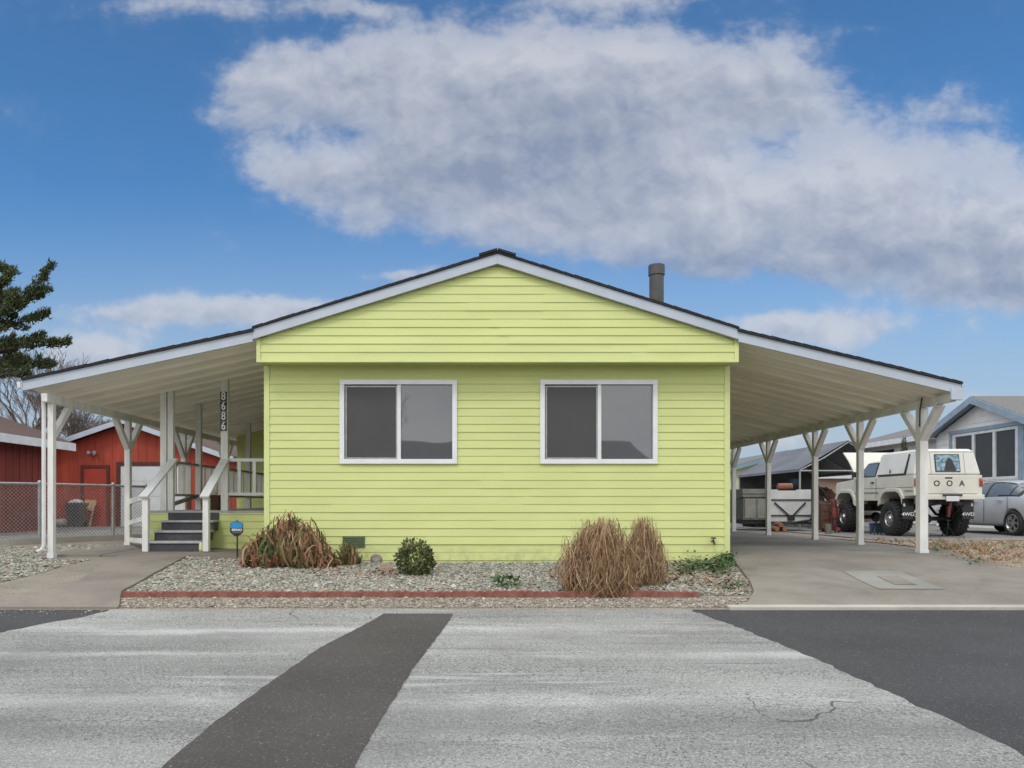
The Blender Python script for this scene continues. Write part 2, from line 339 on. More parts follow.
# ------------------------------------------------------------------ ground sheets
def sheet(name, y0, y1, xl, xr, off, mat, dy=.15, dx=.3, thick=0, edge=0.0):
    rows = max(2, int((y1-y0)/dy)+1); ys = [y0+(y1-y0)*i/(rows-1) for i in range(rows)]
    fl = xl if callable(xl) else (lambda y: xl); fr = xr if callable(xr) else (lambda y: xr)
    w = max(fr(y)-fl(y) for y in ys); n = max(2, int(w/dx)+1); b = MB(); vs, fs = [], []
    for y in ys:
        a, c = fl(y), fr(y)
        if edge: a += R(-edge, edge); c += R(-edge, edge)
        for k in range(n):
            x = a+(c-a)*k/(n-1); vs.append((x, y, g(x, y)+off))
    for i in range(rows-1):
        for k in range(n-1): fs.append((i*n+k, i*n+k+1, (i+1)*n+k+1, (i+1)*n+k))
    if thick:                                           # skirt down the rim
        rim = [k for k in range(n)]+[i*n+n-1 for i in range(1, rows)]+[(rows-1)*n+k for k in range(n-2, -1, -1)]+[i*n for i in range(rows-2, 0, -1)]
        m0 = len(vs); vs += [(vs[i][0], vs[i][1], vs[i][2]-thick) for i in rim]
        for j in range(len(rim)): j2 = (j+1) % len(rim); fs.append((rim[j], m0+j, m0+j2, rim[j2]))
    return tag(b.add(vs, fs).build(name, mat, fix=False, smooth=not thick), kind='structure')
def interp(pts):                                        # pts (y, x) sorted by y
    pts = sorted(pts)
    def f(y):
        if y <= pts[0][0]: return pts[0][1]
        for (a, xa), (b, xb) in zip(pts, pts[1:]):
            if y <= b: return xa+(xb-xa)*(y-a)/(b-a) if b > a else xb
        return pts[-1][1]
    return f
def edge_of(pix): return interp([(inv(*p).y, inv(*p).x) for p in pix])
YR = inv(480, 610.5).y                                  # far edge of the road
# terrain: fine near, coarse out to the horizon
gb = MB(); xs = [-400, -150, -60, -30]+[-20+.5*i for i in range(101)]+[45, 70, 150, 400]
ysg = [-300, -80, -30, -12, 0, 3.0]+[3.5+.25*i for i in range(68)]+[21, 23, 26, 30, 40, 60, 100, 200, 500]
vs = [(x, y, g(x, y)) for y in ysg for x in xs]; n = len(xs)
gb.add(vs, [(i*n+k, i*n+k+1, (i+1)*n+k+1, (i+1)*n+k) for i in range(len(ysg)-1) for k in range(n-1)])
tag(gb.build('ground', M['dirt'], fix=False, smooth=True), kind='structure')
sheet('road', -14, YR, -45, 45, .006, M['asphalt'], .25, .6)
pl = edge_of([(0, 634), (60, 622), (110, 612)]); e0 = inv(0, 634)
def pale_left(y): return pl(y) if y > e0.y else pl(e0.y)-(e0.y-y)*4.5
pale_right_pix = [(694, 612.5), (720, 622), (792, 650), (850, 676), (912, 705), (1024, 757)]
prf = edge_of(pale_right_pix); eN = inv(1024, 757)
def pale_right(y): return prf(y) if y > eN.y else prf(eN.y)-(eN.y-y)*.15
sheet('worn_road_surface', -14, YR-.006, lambda y: max(-44, pale_left(y)), pale_right, .013, M['pale'], .08, .3, edge=.02)
pL = edge_of([(384, 615), (320, 650), (270, 685), (215, 725), (165, 768)]); pR = edge_of([(453, 616), (435, 642), (415, 667), (395, 700), (370, 740), (356, 768)])
pb = inv(165, 768); pb2 = inv(356, 768)
sheet('asphalt_patch', 1.0, inv(420, 615.5).y, lambda y: pL(y) if y > pb.y else pL(pb.y)+(pb.y-y)*.0, lambda y: pR(y), .020, M['patch'], .08, .12, edge=.006)
# walkway, driveway, carport slab, neighbour paving
wl = edge_of([(-60, 608), (0, 604), (34, 600), (78, 583), (105, 565), (122, 556), (126, 549)])
wr = edge_of([(119, 609), (121, 594), (150, 577), (186, 558)])
yW = inv(186, 557).y
sheet('front_walkway', YR+.02, yW, wl, wr, .03, M['walk'], .08, .25, thick=.06)
sheet('porch_slab', yW+.004, 20.5, lambda y: -6.75, lambda y: -3.42, .03, M['walk'], .3, .4, thick=.05)
sheet('post_footing', inv(60, 557).y, inv(60, 551).y, lambda y: -6.95, lambda y: -5.95, .036, M['walk'], .1, .2, thick=.06)
dl = edge_of([(735, 611), (748, 604), (754, 594), (750, 583), (741, 571), (733, 561)])
dr = edge_of([(1090, 611), (1024, 581), (975, 563), (932, 549)])
def drive_left(y): return dl(y) if y < 11.5 else 3.93
sheet('driveway', YR+.02, 12.6, drive_left, lambda y: max(dr(y), 7.35) if y > 9 else dr(y), .03, M['drive'], .08, .25, thick=.05)
sheet('carport_slab', 12.604, 26, 3.93, 7.42, .03, M['slab'], .3, .4, thick=.05)
sheet('driveway_kerb', YR-.01, YR+.09, inv(735, 611).x-.05, 14, .036, M['kerb'], .05, .4, thick=.05)
sheet('worn_kerb_strip', YR-.01, YR+.06, -14, inv(735, 611).x-.055, .010, M['dirt'], .05, .4)
c1, c2, c3, c4 = inv(843, 574), inv(900, 573.5), inv(947, 592), inv(882, 594)
sheet('pale_concrete_patch', c3.y, c2.y, edge_of([(844, 574), (882, 594)]), edge_of([(901, 574), (947, 593)]), .035, M['patchpale'], .06, .15)
sheet('mended_square', inv(900, 588).y, inv(900, 579).y, edge_of([(876, 578.5), (896, 588)]), edge_of([(898, 578.5), (917, 588)]), .040, M['drive'], .06, .15)
sheet('neighbour_driveway', 17.2, 40, 9.0, 30, .03, M['paving'], .5, .6, thick=.04)
sheet('tan_dirt', 8.0, 17.3, lambda y: (max(dr(y), 7.35) if y > 9 else dr(y))-.05, 17, .012, M['tandirt'], .2, .4)
sheet('neighbour_yard', 14.4, 40, lambda y: -40, lambda y: -7.6-(y-14.4)*.0-(.55*(17-y) if y < 17 else 0), .02, M['paving'], .3, .8)

# ------------------------------------------------------------------ pebbles (stuff)
OCT = np.array([(1, 0, 0), (-1, 0, 0), (0, 1, 0), (0, -1, 0), (0, 0, 1), (0, 0, -1)], float)
OF = np.array([(0, 2, 4), (2, 1, 4), (1, 3, 4), (3, 0, 4), (2, 0, 5), (1, 2, 5), (3, 1, 5), (0, 3, 5)])
rs = np.random.RandomState(3)
def pebbles(name, region, n, size, mat, label, smin=.45):
    x0, x1, y0, y1, test = region; C, S = [], []
    for _ in range(n):
        x, y = R(x0, x1), R(y0, y1)
        if not test(x, y): continue
        s = size*R(smin, 1)*(1.7 if R(0, 1) < .05 else 1)
        C.append((x, y, g(x, y)+s*R(.15, .6))); S.append((s*R(.7, 1.3), s*R(.7, 1.3), s*R(.45, .8)))
    C, S = np.array(C), np.array(S); m = len(C)
    V = OCT[None]*(1+rs.uniform(-.3, .3, (m, 6, 3)))*S[:, None, :]
    V[:, :4, 2] += rs.uniform(-.3, .3, (m, 4))*S[:, 2:3]
    a = rs.uniform(0, 6.28, m); c, s = np.cos(a)[:, None], np.sin(a)[:, None]
    V = np.stack([V[..., 0]*c-V[..., 1]*s, V[..., 0]*s+V[..., 1]*c, V[..., 2]], -1)+C[:, None, :]
    Fc = (OF[None]+(np.arange(m)*6)[:, None, None]).reshape(-1, 3)
    me = bpy.data.meshes.new(name); me.from_pydata(V.reshape(-1, 3), [], Fc); me.materials.append(mat)
    o = bpy.data.objects.new(name, me); COL.objects.link(o); return tag(o, label, 'gravel', kind='stuff')
YE = inv(400, 597).y                                    # red edging line
def in_bed(x, y): return wr(y)+.03 < x and (x < dl(y)-.03 if y < 11.5 else x < 3.9) and YE+.05 < y < 11.76 and not (y > yW-.05 and x < -3.5 and y > yW+.0)
pebbles('gravel', (-5.5, 4.6, YE, 11.76, in_bed), 36000, .023, M['pebble'], 'grey green river gravel filling the bed along the house front')
pebbles('gravel', (-5.5, 4.6, YE, 11.76, lambda x, y: in_bed(x, y) and R(0, 1) < .25+.5*ss(1.8, 3.4, x)+.5*ss(-3.6, -4.6, x)), 9000, .03, M['tanpebble'], 'tan and pink stones mixed through the front bed')
def in_left(x, y): return x < wl(y)-.02 and x < -5.9-(.0 if y < 11.3 else .75) and YR+.75 < y < (14.3 if x > -8 else 13.9)
pebbles('gravel', (-13, -5.2, YR, 14.4, in_left), 34000, .028, M['pebble'], 'grey green stones left of the front walkway')
pebbles('gravel', (-13, -5.2, YR, 15.5, lambda x, y: in_left(x, y) and R(0, 1) < .35+.6*ss(11.2, 12.2, y)), 15000, .028, M['tanpebble'], 'tan stones around the left porch post')
pebbles('gravel', (-5.5, 4.6, YR, YE, lambda x, y: YR+.1 < y < YE-.06 and wr(y) < x < dl(y)-.02), 26000, .0155, M['finegravel'], 'fine brown gravel between the red edging and the road')
pebbles('gravel', (-14, -5.5, YR, YR+.8, lambda x, y: x < wl(y)-.3), 6000, .012, M['finegravel'], 'fine gravel along the road left of the walkway')
pebbles('gravel', (-6.2, 1.9, YR-.45, YR+.12, lambda x, y: R(0, 1) < ss(YR-.45, YR+.1, y)**2), 9000, .010, M['finegravel'], 'loose grit drifted along the edge of the road')
def in_right(x, y): return x > (max(dr(y), 7.35) if y > 9 else dr(y))+.03 and x > 7.5-.0*(y) and 8.4 < y < 17.1
pebbles('gravel', (7, 16, 8.4, 17.1, lambda x, y: in_right(x, y) and R(0, 1) < .30+.6*ss(.58, .70, .5+.5*math.sin(x*2.1+1.3*math.sin(y*1.7))*math.sin(y*1.3))), 30000, .026, M['tanpebble'], 'tan stones between the carport and the neighbouring driveway')

# ------------------------------------------------------------------ red scalloped edging
xa, xb = inv(122, 597).x, inv(699, 597).x; L = .44; nb = int(round((xb-xa)/L)); L = (xb-xa)/nb
b = MB(); pr = [(0.001, -.06), (L-.001, -.06)]
for k in range(5, 0, -1):
    for t in (0.0, .5): pass
top = []
for i in range(41):
    u = i/40; top.append((.001+(L-.002)*u, .056+.012*abs(math.sin(u*5*math.pi))))
b.prism(pr+top[::-1], -.03, .03)
bk = b.build('edging_block', M['brickedge'], bevel=.003)
for i in range(nb):
    o = bk if i == 0 else bk.copy()
    if i: COL.objects.link(o)
    x = xa+i*L; o.location = (x, YE+R(-.008, .008), g(x, YE)+R(-.006, .006)); o.rotation_euler = (R(-.03, .03), R(-.008, .008), R(-.01, .01))
    tag(o, 'red scalloped concrete edging block at the front of the gravel bed', 'edging block', 'red edging blocks along the front bed')
tag(bk, 'end red edging block beside the concrete walkway')

# ------------------------------------------------------------------ siding
def siding(name, o, u, nrm, z0, z1, lim, mat, parent, pitch=.126, holes=(), seam=True):
    o, u, nrm = Vector(o), Vector(u), Vector(nrm); b = MB(); rr = random.Random(int(abs(z0)*1000)+len(name))
    def pt(a, z, off): q = o+u*a+nrm*off; return (q.x, q.y, z)
    k = 0
    while z0+k*pitch < z1-.002:
        za, zb = z0+k*pitch, min(z1, z0+(k+1)*pitch); k += 1; lap = (.0115+rr.uniform(-.003, .004))*(1 if pitch < .15 else 2)
        cuts = sorted({za, zb}|{h[i] for h in holes for i in (2, 3) if za < h[i] < zb})
        for c0, c1 in zip(cuts, cuts[1:]):
            spans = [(lim(c0), lim(c1))]
            segs = [(spans[0][0][0], spans[0][0][1], spans[0][1][0], spans[0][1][1])]
            for h in holes:
                if c0 >= h[2]-1e-6 and c1 <= h[3]+1e-6:
                    ns = []
                    for (a0, b0, a1, b1) in segs:
                        if h[0] > a0 and h[1] < b0: ns += [(a0, h[0], a1, h[0]), (h[1], b0, h[1], b1)]
                        else: ns.append((a0, b0, a1, b1))
                    segs = ns
            f0, f1 = 1-(c0-za)/pitch, 1-(c1-za)/pitch
            for (a0, b0, a1, b1) in segs:
                if b0-a0 < .01: continue
                parts = [(a0, b0, a1, b1, 0)]
                if seam and b0-a0 > 3:
                    m = rr.uniform(a0+1, b0-1); parts = [(a0, m, a1, m, 0), (m-.02, b0, m-.02, b1, .0045)]
                for (p0, q0, p1, q1, ex) in parts:
                    w0, w1 = .003+lap*f0+ex, .003+lap*f1+ex
                    b.add([pt(p0, c0, w0), pt(q0, c0, w0), pt(q1, c1, w1), pt(p1, c1, w1), pt(p0, c0, 0), pt(q0, c0, 0)],
                          [(0, 1, 2, 3), (4, 5, 1, 0)]+([(0, 3, 4)] if ex else []))
    # backing sheet
    a0, b0 = lim(z0); a1, b1 = lim(z1)
    return b.build(name, mat, parent, fix=False)

# ------------------------------------------------------------------ the house
HX0, HX1, HY, HB = -3.381, 3.915, 11.8, 26.0
house = empty('house', (.27, HY, 0), 'lime green single-storey house with white trimmed gable roof and open carport wings', 'house')
RX, RZ = .264, 4.66                                     # ridge
KL, KR = (-3.43, 3.52), (3.90, 3.52)
EL, ER = (-6.90, 2.745), (7.26, 2.69)
FY = 11.3
WIN = [P(340, 380, HY), P(540, 380, HY)]
holes = [(w.x+.04, w.x+1.80, CZ+39/63.56+.04, CZ+123/63.56-.04) for w in WIN]
siding('front_wall', (0, HY, 0), (1, 0, 0), (0, -1, 0), -.03-.126, 3.06, lambda z: (HX0+.05, HX1-.05), M['lime'], house, .126, holes)
gm = 3.036
def glim(z):
    e = .17
    l = HX0+.0; r = HX1
    lz = RX-(RZ-e-z)/((RZ-KL[1])/(RX-KL[0])); rz = RX+(RZ-e-z)/((RZ-KR[1])/(KR[0]-RX))
    return (max(l+.045, lz), min(r-.045, rz))
GY = 11.4
siding('gable_wall', (0, GY, 0), (1, 0, 0), (0, -1, 0), gm, 4.44, glim, M['lime'], house, .126)
b = MB()                                                # solid gable backing, soffit and corner boards
b.add([(HX0, GY, gm), (HX1, GY, gm), (HX1, GY, 3.36), (RX, GY, 4.5), (HX0, GY, 3.36), (HX0, HY, gm), (HX1, HY, gm), (HX0, HY, 3.36), (HX1, HY, 3.36)], [(0, 1, 2, 3, 4), (0, 1, 6, 5), (0, 4, 7, 5), (1, 2, 8, 6)])
b.build('soffit', M['lime'], house, fix=False)
for x0, x1, y, za, zb in ((HX0-.012, HX0+.075, HY, -.16, 3.03), (HX1-.075, HX1+.012, HY, -.12, 3.03), (HX0-.012, HX0+.05, GY, gm-.01, 3.37), (HX1-.05, HX1+.012, GY, gm-.01, 3.37)):
    b = MB(); b.box(x0, x1, y-.026, y+.02, za, zb); b.build('corner_trim', M['limetrim'], house, bevel=.004)
b = MB(); b.box(HX0-.01, HX1+.01, GY-.03, GY+.01, gm-.03, gm-.002); b.build('gable_trim', M['limetrim'], house)
siding('side_wall', (HX0, HY, 0), (0, 1, 0), (-1, 0, 0), -.03, 3.4, lambda z: (.02, HB-HY), M['lime'], house, .126, seam=False)
siding('side_wall', (HX1, HY, 0), (0, 1, 0), (1, 0, 0), -.03, 3.4, lambda z: (.02, HB-HY), M['lime'], house, .126, seam=False)
siding('back_wall', (0, HB, 0), (1, 0, 0), (0, 1, 0), -.03, 3.4, lambda z: (HX0, HX1), M['lime'], house, .126, seam=False)
b = MB(); b.box(HX0+.05, HX1-.05, HY+.28, HB-.05, -.05, 3.3); b.build('interior_shell', M['dark'], house)
# roof slabs
b = MB(); T = .028
def slab(b, p, q, y0, y1, t):
    b.add([(p[0], y0, p[1]), (q[0], y0, q[1]), (q[0], y1, q[1]), (p[0], y1, p[1]), (p[0], y0, p[1]-t), (q[0], y0, q[1]-t), (q[0], y1, q[1]-t), (p[0], y1, p[1]-t)],
          [(0, 1, 2, 3), (7, 6, 5, 4), (0, 4, 5, 1), (1, 5, 6, 2), (2, 6, 7, 3), (3, 7, 4, 0)])
slab(b, (RX, RZ), KL, FY-.03, 26.4, T); slab(b, (RX+.001, RZ), KR, FY-.03, 26.4, T)
slab(b, (KL[0]+.02, KL[1]-.035), EL, FY-.03, 24, T); slab(b, (KR[0]-.02, KR[1]-.035), ER, FY-.03, 26.4, T)
b.bar((RX-.14, FY-.05, RZ-.02), (RX-.14, 26.4, RZ-.02), .28, .035, (-.3, 0, 1)); b.bar((RX+.14, FY-.05, RZ-.022), (RX+.14, 26.4, RZ-.022), .28, .035, (.3, 0, 1))
rr = random.Random(5)                                   # shingle tabs at the rake edge
for (p, q) in (((RX, RZ), KL), ((RX, RZ), KR), ((KL[0], KL[1]-.03), EL), ((KR[0], KR[1]-.03), ER)):
    nn = int(abs(q[0]-p[0])/.16)
    for i in range(nn):
        t = (i+.5)/nn; x = p[0]+(q[0]-p[0])*t; z = p[1]+(q[1]-p[1])*t
        dx = (q[0]-p[0])/nn*.5; dz = (q[1]-p[1])/nn*.5; h = rr.uniform(.001, .007)
        b.bar((x-dx*.97, FY-.02, z-dz*.97+h), (x+dx*.97, FY-.02, z+dz*.97+h-.006), .024, .010)
b.build('roof', M['shingle'], house, fix=False)
def rake(b, p, q, top, bot, y0, y1):
    b.prism([(p[0], p[1]-top), (q[0], q[1]-top), (q[0], q[1]-bot), (p[0], p[1]-bot)], y0, y1)
for p, q, y0 in (((RX, RZ), KL, FY), ((RX, RZ), KR, FY), ((KL[0], KL[1]-.035), EL, FY+.006), ((KR[0], KR[1]-.035), ER, FY+.006)):
    b = MB(); rake(b, p, q, T+.002, T+.155, y0, FY+.045); b.build('fascia', M['fascia'], house, bevel=.004)
    b = MB(); rake(b, p, q, T+.002, T+.15, 26.3, 26.34); b.build('fascia', M['fascia'], house)
for E, s in ((EL, -1), (ER, 1)):
    b = MB(); b.box(min(E[0], E[0]+s*.02), max(E[0], E[0]+s*.02), FY, 24, E[1]-T-.14, E[1]-T); b.build('fascia', M['fascia'], house)
b = MB(); x = EL[0]-.02; b.prism([(x-.06, EL[1]-.05), (x, EL[1]-.05), (x, EL[1]-.14), (x-.04, EL[1]-.14)], FY-.01, 24); b.build('gutter', M['white'], house)
b = MB(); x = ER[0]+.02; b.prism([(x+.10, ER[1]-.02), (x, ER[1]-.02), (x, ER[1]-.04), (x+.10, ER[1]-.04)], FY+.1, 26); b.build('drip_edge', M['fascia'], house)
# awning pans: flat pans with a folded rib between neighbours
def pans(p, q, ya, yb):
    b = MB(); y = ya; pitch = .5; prof = []
    while y < yb:
        prof += [(y, .022), (y+.03, .02), (y+.41, -.030), (y+.425, -.072), (y+.485, -.072), (y+.492, .022)]; y += pitch
    vs = []; fs = []
    for (yy, dz) in prof: vs += [(p[0], yy, p[1]-.10+dz), (q[0], yy, q[1]-.10+dz)]
    for i in range(len(prof)-1): fs.append((2*i, 2*i+1, 2*i+3, 2*i+2))
    n = len(vs)
    b.add(vs, fs); b.build('ceiling_pans', M['cream'], house, fix=False)
pans((HX0-.02, KL[1]-.05), (EL[0]+.0, EL[1]-.02), FY+.05, 24); pans((HX1+.02, KR[1]-.05), (ER[0], ER[1]-.02), FY+.05, 26)
# beams and posts
b = MB(); b.box(7.095, 7.275, FY-.012, FY+.058, 2.425, 2.60); b.build('beam_cap', M['fascia'], house, bevel=.004)
BLX, BRX = -6.60, 7.17; BT, BB = 2.532, 2.405
b = MB(); b.box(BLX-.045, BLX+.045, FY+.06, 24, BB, BT); b.build('beam', M['post'], house, bevel=.006)
b = MB(); b.box(BRX-.045, BRX+.045, FY+.06, 26, BB+.004, BT-.002); b.build('beam', M['post'], house, bevel=.006)
def ypost(x, y, name, front=True):
    w = .044 if not front else .066 if abs(y-12.17) < .01 else .05
    z0 = g(x, y)+.03; b = MB(); b.box(x-w, x+w, y-w, y+w, z0, BB); po = b.build(name, M['post'], house, bevel=.006)
    b = MB(); b.box(x-w-.008, x+w+.008, y-w-.008, y+w+.008, z0-.03, z0+.05); b.build('post_base', M['white'], po, bevel=.004)
    for s in ((-1, 1) if front else (1,)):
        b = MB(); b.bar((x, y+s*.03, 1.90), (x, y+s*.49, BB-.002), 2*w-.004, .09, (0, s, -1)); b.build('brace', M['post'], po, bevel=.004)
for k, y in enumerate((11.56, 14.07, 16.72, 19.4, 22.0)): ypost(BLX, y, 'porch_post', k > 0)
for y in (12.17, 14.15, 16.05, 18.65, 21.2, 24.0): ypost(BRX, y, 'carport_post')
b = MB(); b.tube([(BLX-.10, 11.5, 2.55), (BLX-.088, 11.5, 2.3), (BLX-.088, 11.5, .22), (BLX-.10, 11.44, .15), (BLX-.12, 11.34, .12)], .03, 8, cap=False)
b.build('downspout', M['white'], house)
b = MB(); b.tube([(BRX-.06, 12.06, 2.56), (BRX-.08, 12.05, 2.5), (BRX-.09, 12.07, 2.35), (BRX-.085, 12.085, 2.1)], .012, 6); b.build('cable', M['blackmetal'], house)
# windows
for w in WIN:
    x0, x1, z0, z1 = w.x, w.x+1.843, CZ+39/63.56, CZ+123/63.56; t = .075; y0, y1 = HY-.05, HY+.05
    b = MB(); b.box(x0, x1, y0, y1, z1-t, z1); b.box(x0, x1, y0, y1, z0, z0+t); b.box(x0, x0+t, y0, y1, z0+t, z1-t); b.box(x1-t, x1, y0, y1, z0+t, z1-t)
    wn = b.build('window', M['vinyl'], house, bevel=.005)
    xm = (x0+x1)/2+.01
    b = MB(); b.box(xm-.028, xm+.028, y0+.018, y1, z0+t, z1-t); b.build('mullion', M['vinyl'], wn, bevel=.003)
    b = MB(); b.box(xm+.028, x1-t, HY+.006, HY+.014, z0+t, z1-t); b.build('pane', M['pane'], wn)
    b = MB(); b.box(x0+t+.03, xm-.03, HY-.004, HY+.001, z0+t+.02, z1-t-.02); b.build('insect_screen', M['screenmix'] if 'screenmix' in M else M['screen'], wn)
    b = MB(); e = .022
    b.box(x0+t+.012, xm-.029, HY-.016, HY+.002, z1-t-.04, z1-t-.018); b.box(x0+t+.012, xm-.029, HY-.016, HY+.002, z0+t+.006, z0+t+.026)
    b.box(x0+t+.012, x0+t+.034, HY-.016, HY+.002, z0+t+.026, z1-t-.04); b.box(xm-.05, xm-.029, HY-.016, HY+.002, z0+t+.026, z1-t-.04); b.build('screen_frame', M['galv'], wn)
    b = MB(); b.box(x0+.02, x1-.02, HY+.055, HY+.07, z0+.02, z1-.02); b.build('blind', M['khakipale'], wn)
# vent pipe, foundation vent, tap
v = P(656.5, 301, 13.2); b = MB()
b.lathe([(0, -.6), (.125, -.6), (.125, .62), (0, .62)], (v.x, 13.2, v.z), 'z', 20); vp = b.build('vent_pipe', M['ventpipe'], house, smooth=False)
b = MB(); b.lathe([(0, .45), (.142, .45), (.142, .62), (.135, .628), (0, .628)], (v.x, 13.2, v.z), 'z', 20); b.build('vent_cap', M['ventpipe'], vp)
a, c = P(343, 536, HY), P(365, 547, HY)
b = MB(); b.box(a.x, c.x, HY-.034, HY, c.z, a.z)
for i in range(5): z = c.z+.02+i*.03; b.box(a.x+.02, c.x-.02, HY-.042, HY-.034, z, z+.014)
b.build('foundation_vent', M['ventgreen'], house)
t = P(712, 541, HY); b = MB(); b.tube([(t.x, HY, t.z), (t.x, HY-.09, t.z), (t.x, HY-.12, t.z-.05)], .016, 8); b.lathe([(0, -.01), (.04, -.01), (.04, .01), (0, .01)], (t.x, HY-.08, t.z+.05), 'z', 10); b.tube([(t.x, HY-.08, t.z), (t.x, HY-.08, t.z+.05)], .008, 6)
b.build('garden_tap', M['blackmetal'], house)
# porch: deck, skirt, back wall, stairs, posts, rails
DX0, DX1, DY0, DY1, DZ = -5.86, HX0-.03, 13.3, 20.0, .735
b = MB(); b.box(DX0, DX1, DY0-.02, DY1, DZ-.04, DZ); b.build('deck', M['tread'], house)
b = MB(); b.box(DX0+.04, DX1, DY0+.03, DY1, .0, DZ-.045); b.build('deck_core', M['dark'], house)
siding('deck_skirt', (0, DY0, 0), (1, 0, 0), (0, -1, 0), .04, DZ-.04, lambda z: (DX0, DX1), M['lime'], house, .126, seam=False)
siding('deck_skirt', (DX0, DY0, 0), (0, 1, 0), (-1, 0, 0), .04, DZ-.04, lambda z: (0, DY1-DY0), M['lime'], house, .126, seam=False)
siding('porch_back_wall', (0, 20.05, 0), (1, 0, 0), (0, -1, 0), .0, 3.4, lambda z: (max(-6.5, HX0-(3.42-z)/.2235), HX0), M['lime'], house, .126, seam=False)
st = node('staircase', house); SX0, SX1 = -5.52, -4.62; nR = 4; zb = g(-5, 12.5)+.03; rise = (DZ-zb)/nR
for i in range(nR):
    y = DY0-.025-(nR-1-i)*.28; z = zb+i*rise
    xi0, xi1 = (SX0, SX1)
    b = MB(); b.box(xi0, xi1, y, y+.02, z, z+rise-.036); b.build('riser', M['riser'], st)
    if i < nR-1: b = MB(); b.box(xi0-.01, xi1+.01, y-.03, y+.30, z+rise-.034, z+rise); b.build('tread', M['tread'], st, bevel=.006)
    if i < nR-1: b = MB(); b.box(xi0+.01, xi1-.01, y+.022, y+.279, z, z+rise-.036); b.build('step_core', M['riser'], st)
yN = 12.42
def rail(b, p, q, w=.13, h=.035): b.bar(p, q, w, h)
hr = node('stair_railing', house)
for x, yy in ((-5.53, yN), (-4.53, yN)):
    b = MB(); b.box(x-.048, x+.048, yy-.048, yy+.048, zb, .955); b.build('newel_post', M['post'], hr, bevel=.005)
    x2 = -5.44 if x < -5 else -4.53
    b = MB(); rail(b, (x, yy-.10, .965), (x2, DY0+.03, 1.645), .15, .04); b.build('handrail', M['white'], hr, bevel=.005)
sr = node('side_railing', house)
for za, zb2 in ((.96, .90), (.60, .50), (.24, .18)):
    b = MB(); b.bar((-5.6, yN+.02, za), (BLX+.06, 14.03, zb2), .04, .10 if za > .9 else .085); b.build('rail', M['post'], sr, bevel=.004)
def dpost(x, y, w=.10, d=.10, top=None, mat='post', z0=DZ):
    zt = (KL[1]-.05)+(x-HX0)*.2235-.105
    b = MB(); b.box(x-w/2, x+w/2, y-d/2, y+d/2, z0, zt); return b.build('porch_post', M[mat], house, bevel=.005)
dpost(-5.625, 13.36, .11, .09); dpost(-5.50, 13.36, .10, .09)
np_ = dpost(-4.54, 13.36, .125, .10)
dpost(-5.66, 15.1, .11, .1); dpost(-5.68, 18.4, .11, .1)
# house number tiles 8 6 8 6
tiles = node('house_number', house)
for i, ch in enumerate('8686'):
    c = P(223.5, 396.5+i*9.9, 13.30)
    b = MB(); b.box(c.x-.058, c.x+.058, 13.296, 13.308, c.z-.084, c.z+.084); b.build('number_tile', M['signblack'], tiles)
    text('digit', ch, .20, M['lettering'], tiles, (c.x, 13.2935, c.z), (math.pi/2, 0, 0), .002, .8)
fr = node('front_railing', house)
for z in (1.635, 1.03): b = MB(); b.bar((-4.48, 13.36, z), (HX0-.01, 13.36, z), .05, .055 if z > 1.5 else .05); b.build('rail', M['white'], fr)
for px in (239.5, 254.5, 268, 281): x = (px-VX)/F*13.36; b = MB(); b.box(x-.028, x+.028, 13.34, 13.38, 1.056, 1.606); b.build('baluster', M['white'], fr)
pr_ = node('picket_railing', house)
for z in (1.63, 1.02): b = MB(); b.bar((-5.68, 13.42, z), (-5.70, 19.95, z), .10, .04); b.build('rail', M['railgrey'], pr_)
k = 0; y = 13.55
while y < 19.9:
    if abs(y-15.1) > .2 and abs(y-18.4) > .2:
        b = MB(); b.box(-5.735, -5.63, y-.02, y+.02, 1.045, 1.605); b.build('picket', M['picket'], pr_)
    y += .36
b = MB(); b.bar((-5.72, 13.6, .80), (-5.74, 16.0, 1.12), .05, .07); b.build('brace', M['railgrey'], pr_)
# planter on the deck
pc = P(215.5, 509, 15.0); b = MB(); x, y, z = pc.x, 15.0, DZ
b.add([(x-.09, y-.09, z), (x+.09, y-.09, z), (x+.09, y+.09, z), (x-.09, y+.09, z), (x-.115, y-.115, z+.27), (x+.115, y-.115, z+.27), (x+.115, y+.115, z+.27), (x-.115, y+.115, z+.27)], [(3, 2, 1, 0), (0, 1, 5, 4), (1, 2, 6, 5), (2, 3, 7, 6), (3, 0, 4, 7)])
b.box(x-.125, x+.125, y-.125, y+.125, z+.255, z+.29); tag(b.build('planter', M['brownpot'], bevel=.006), 'brown square planter standing on the porch deck', 'planter')
c = P(201, 551, 12.42)
b = MB(); b.lathe([(0, 0), (.03, 0), (.034, .05), (.03, .13), (.022, .15), (0, .15)], (c.x, 12.42, g(c.x, 12.42)+.03), 'z', 12); tag(b.build('jar', M['limetrim'], smooth=True), 'small pale green jar beside the bottom porch step', 'jar')

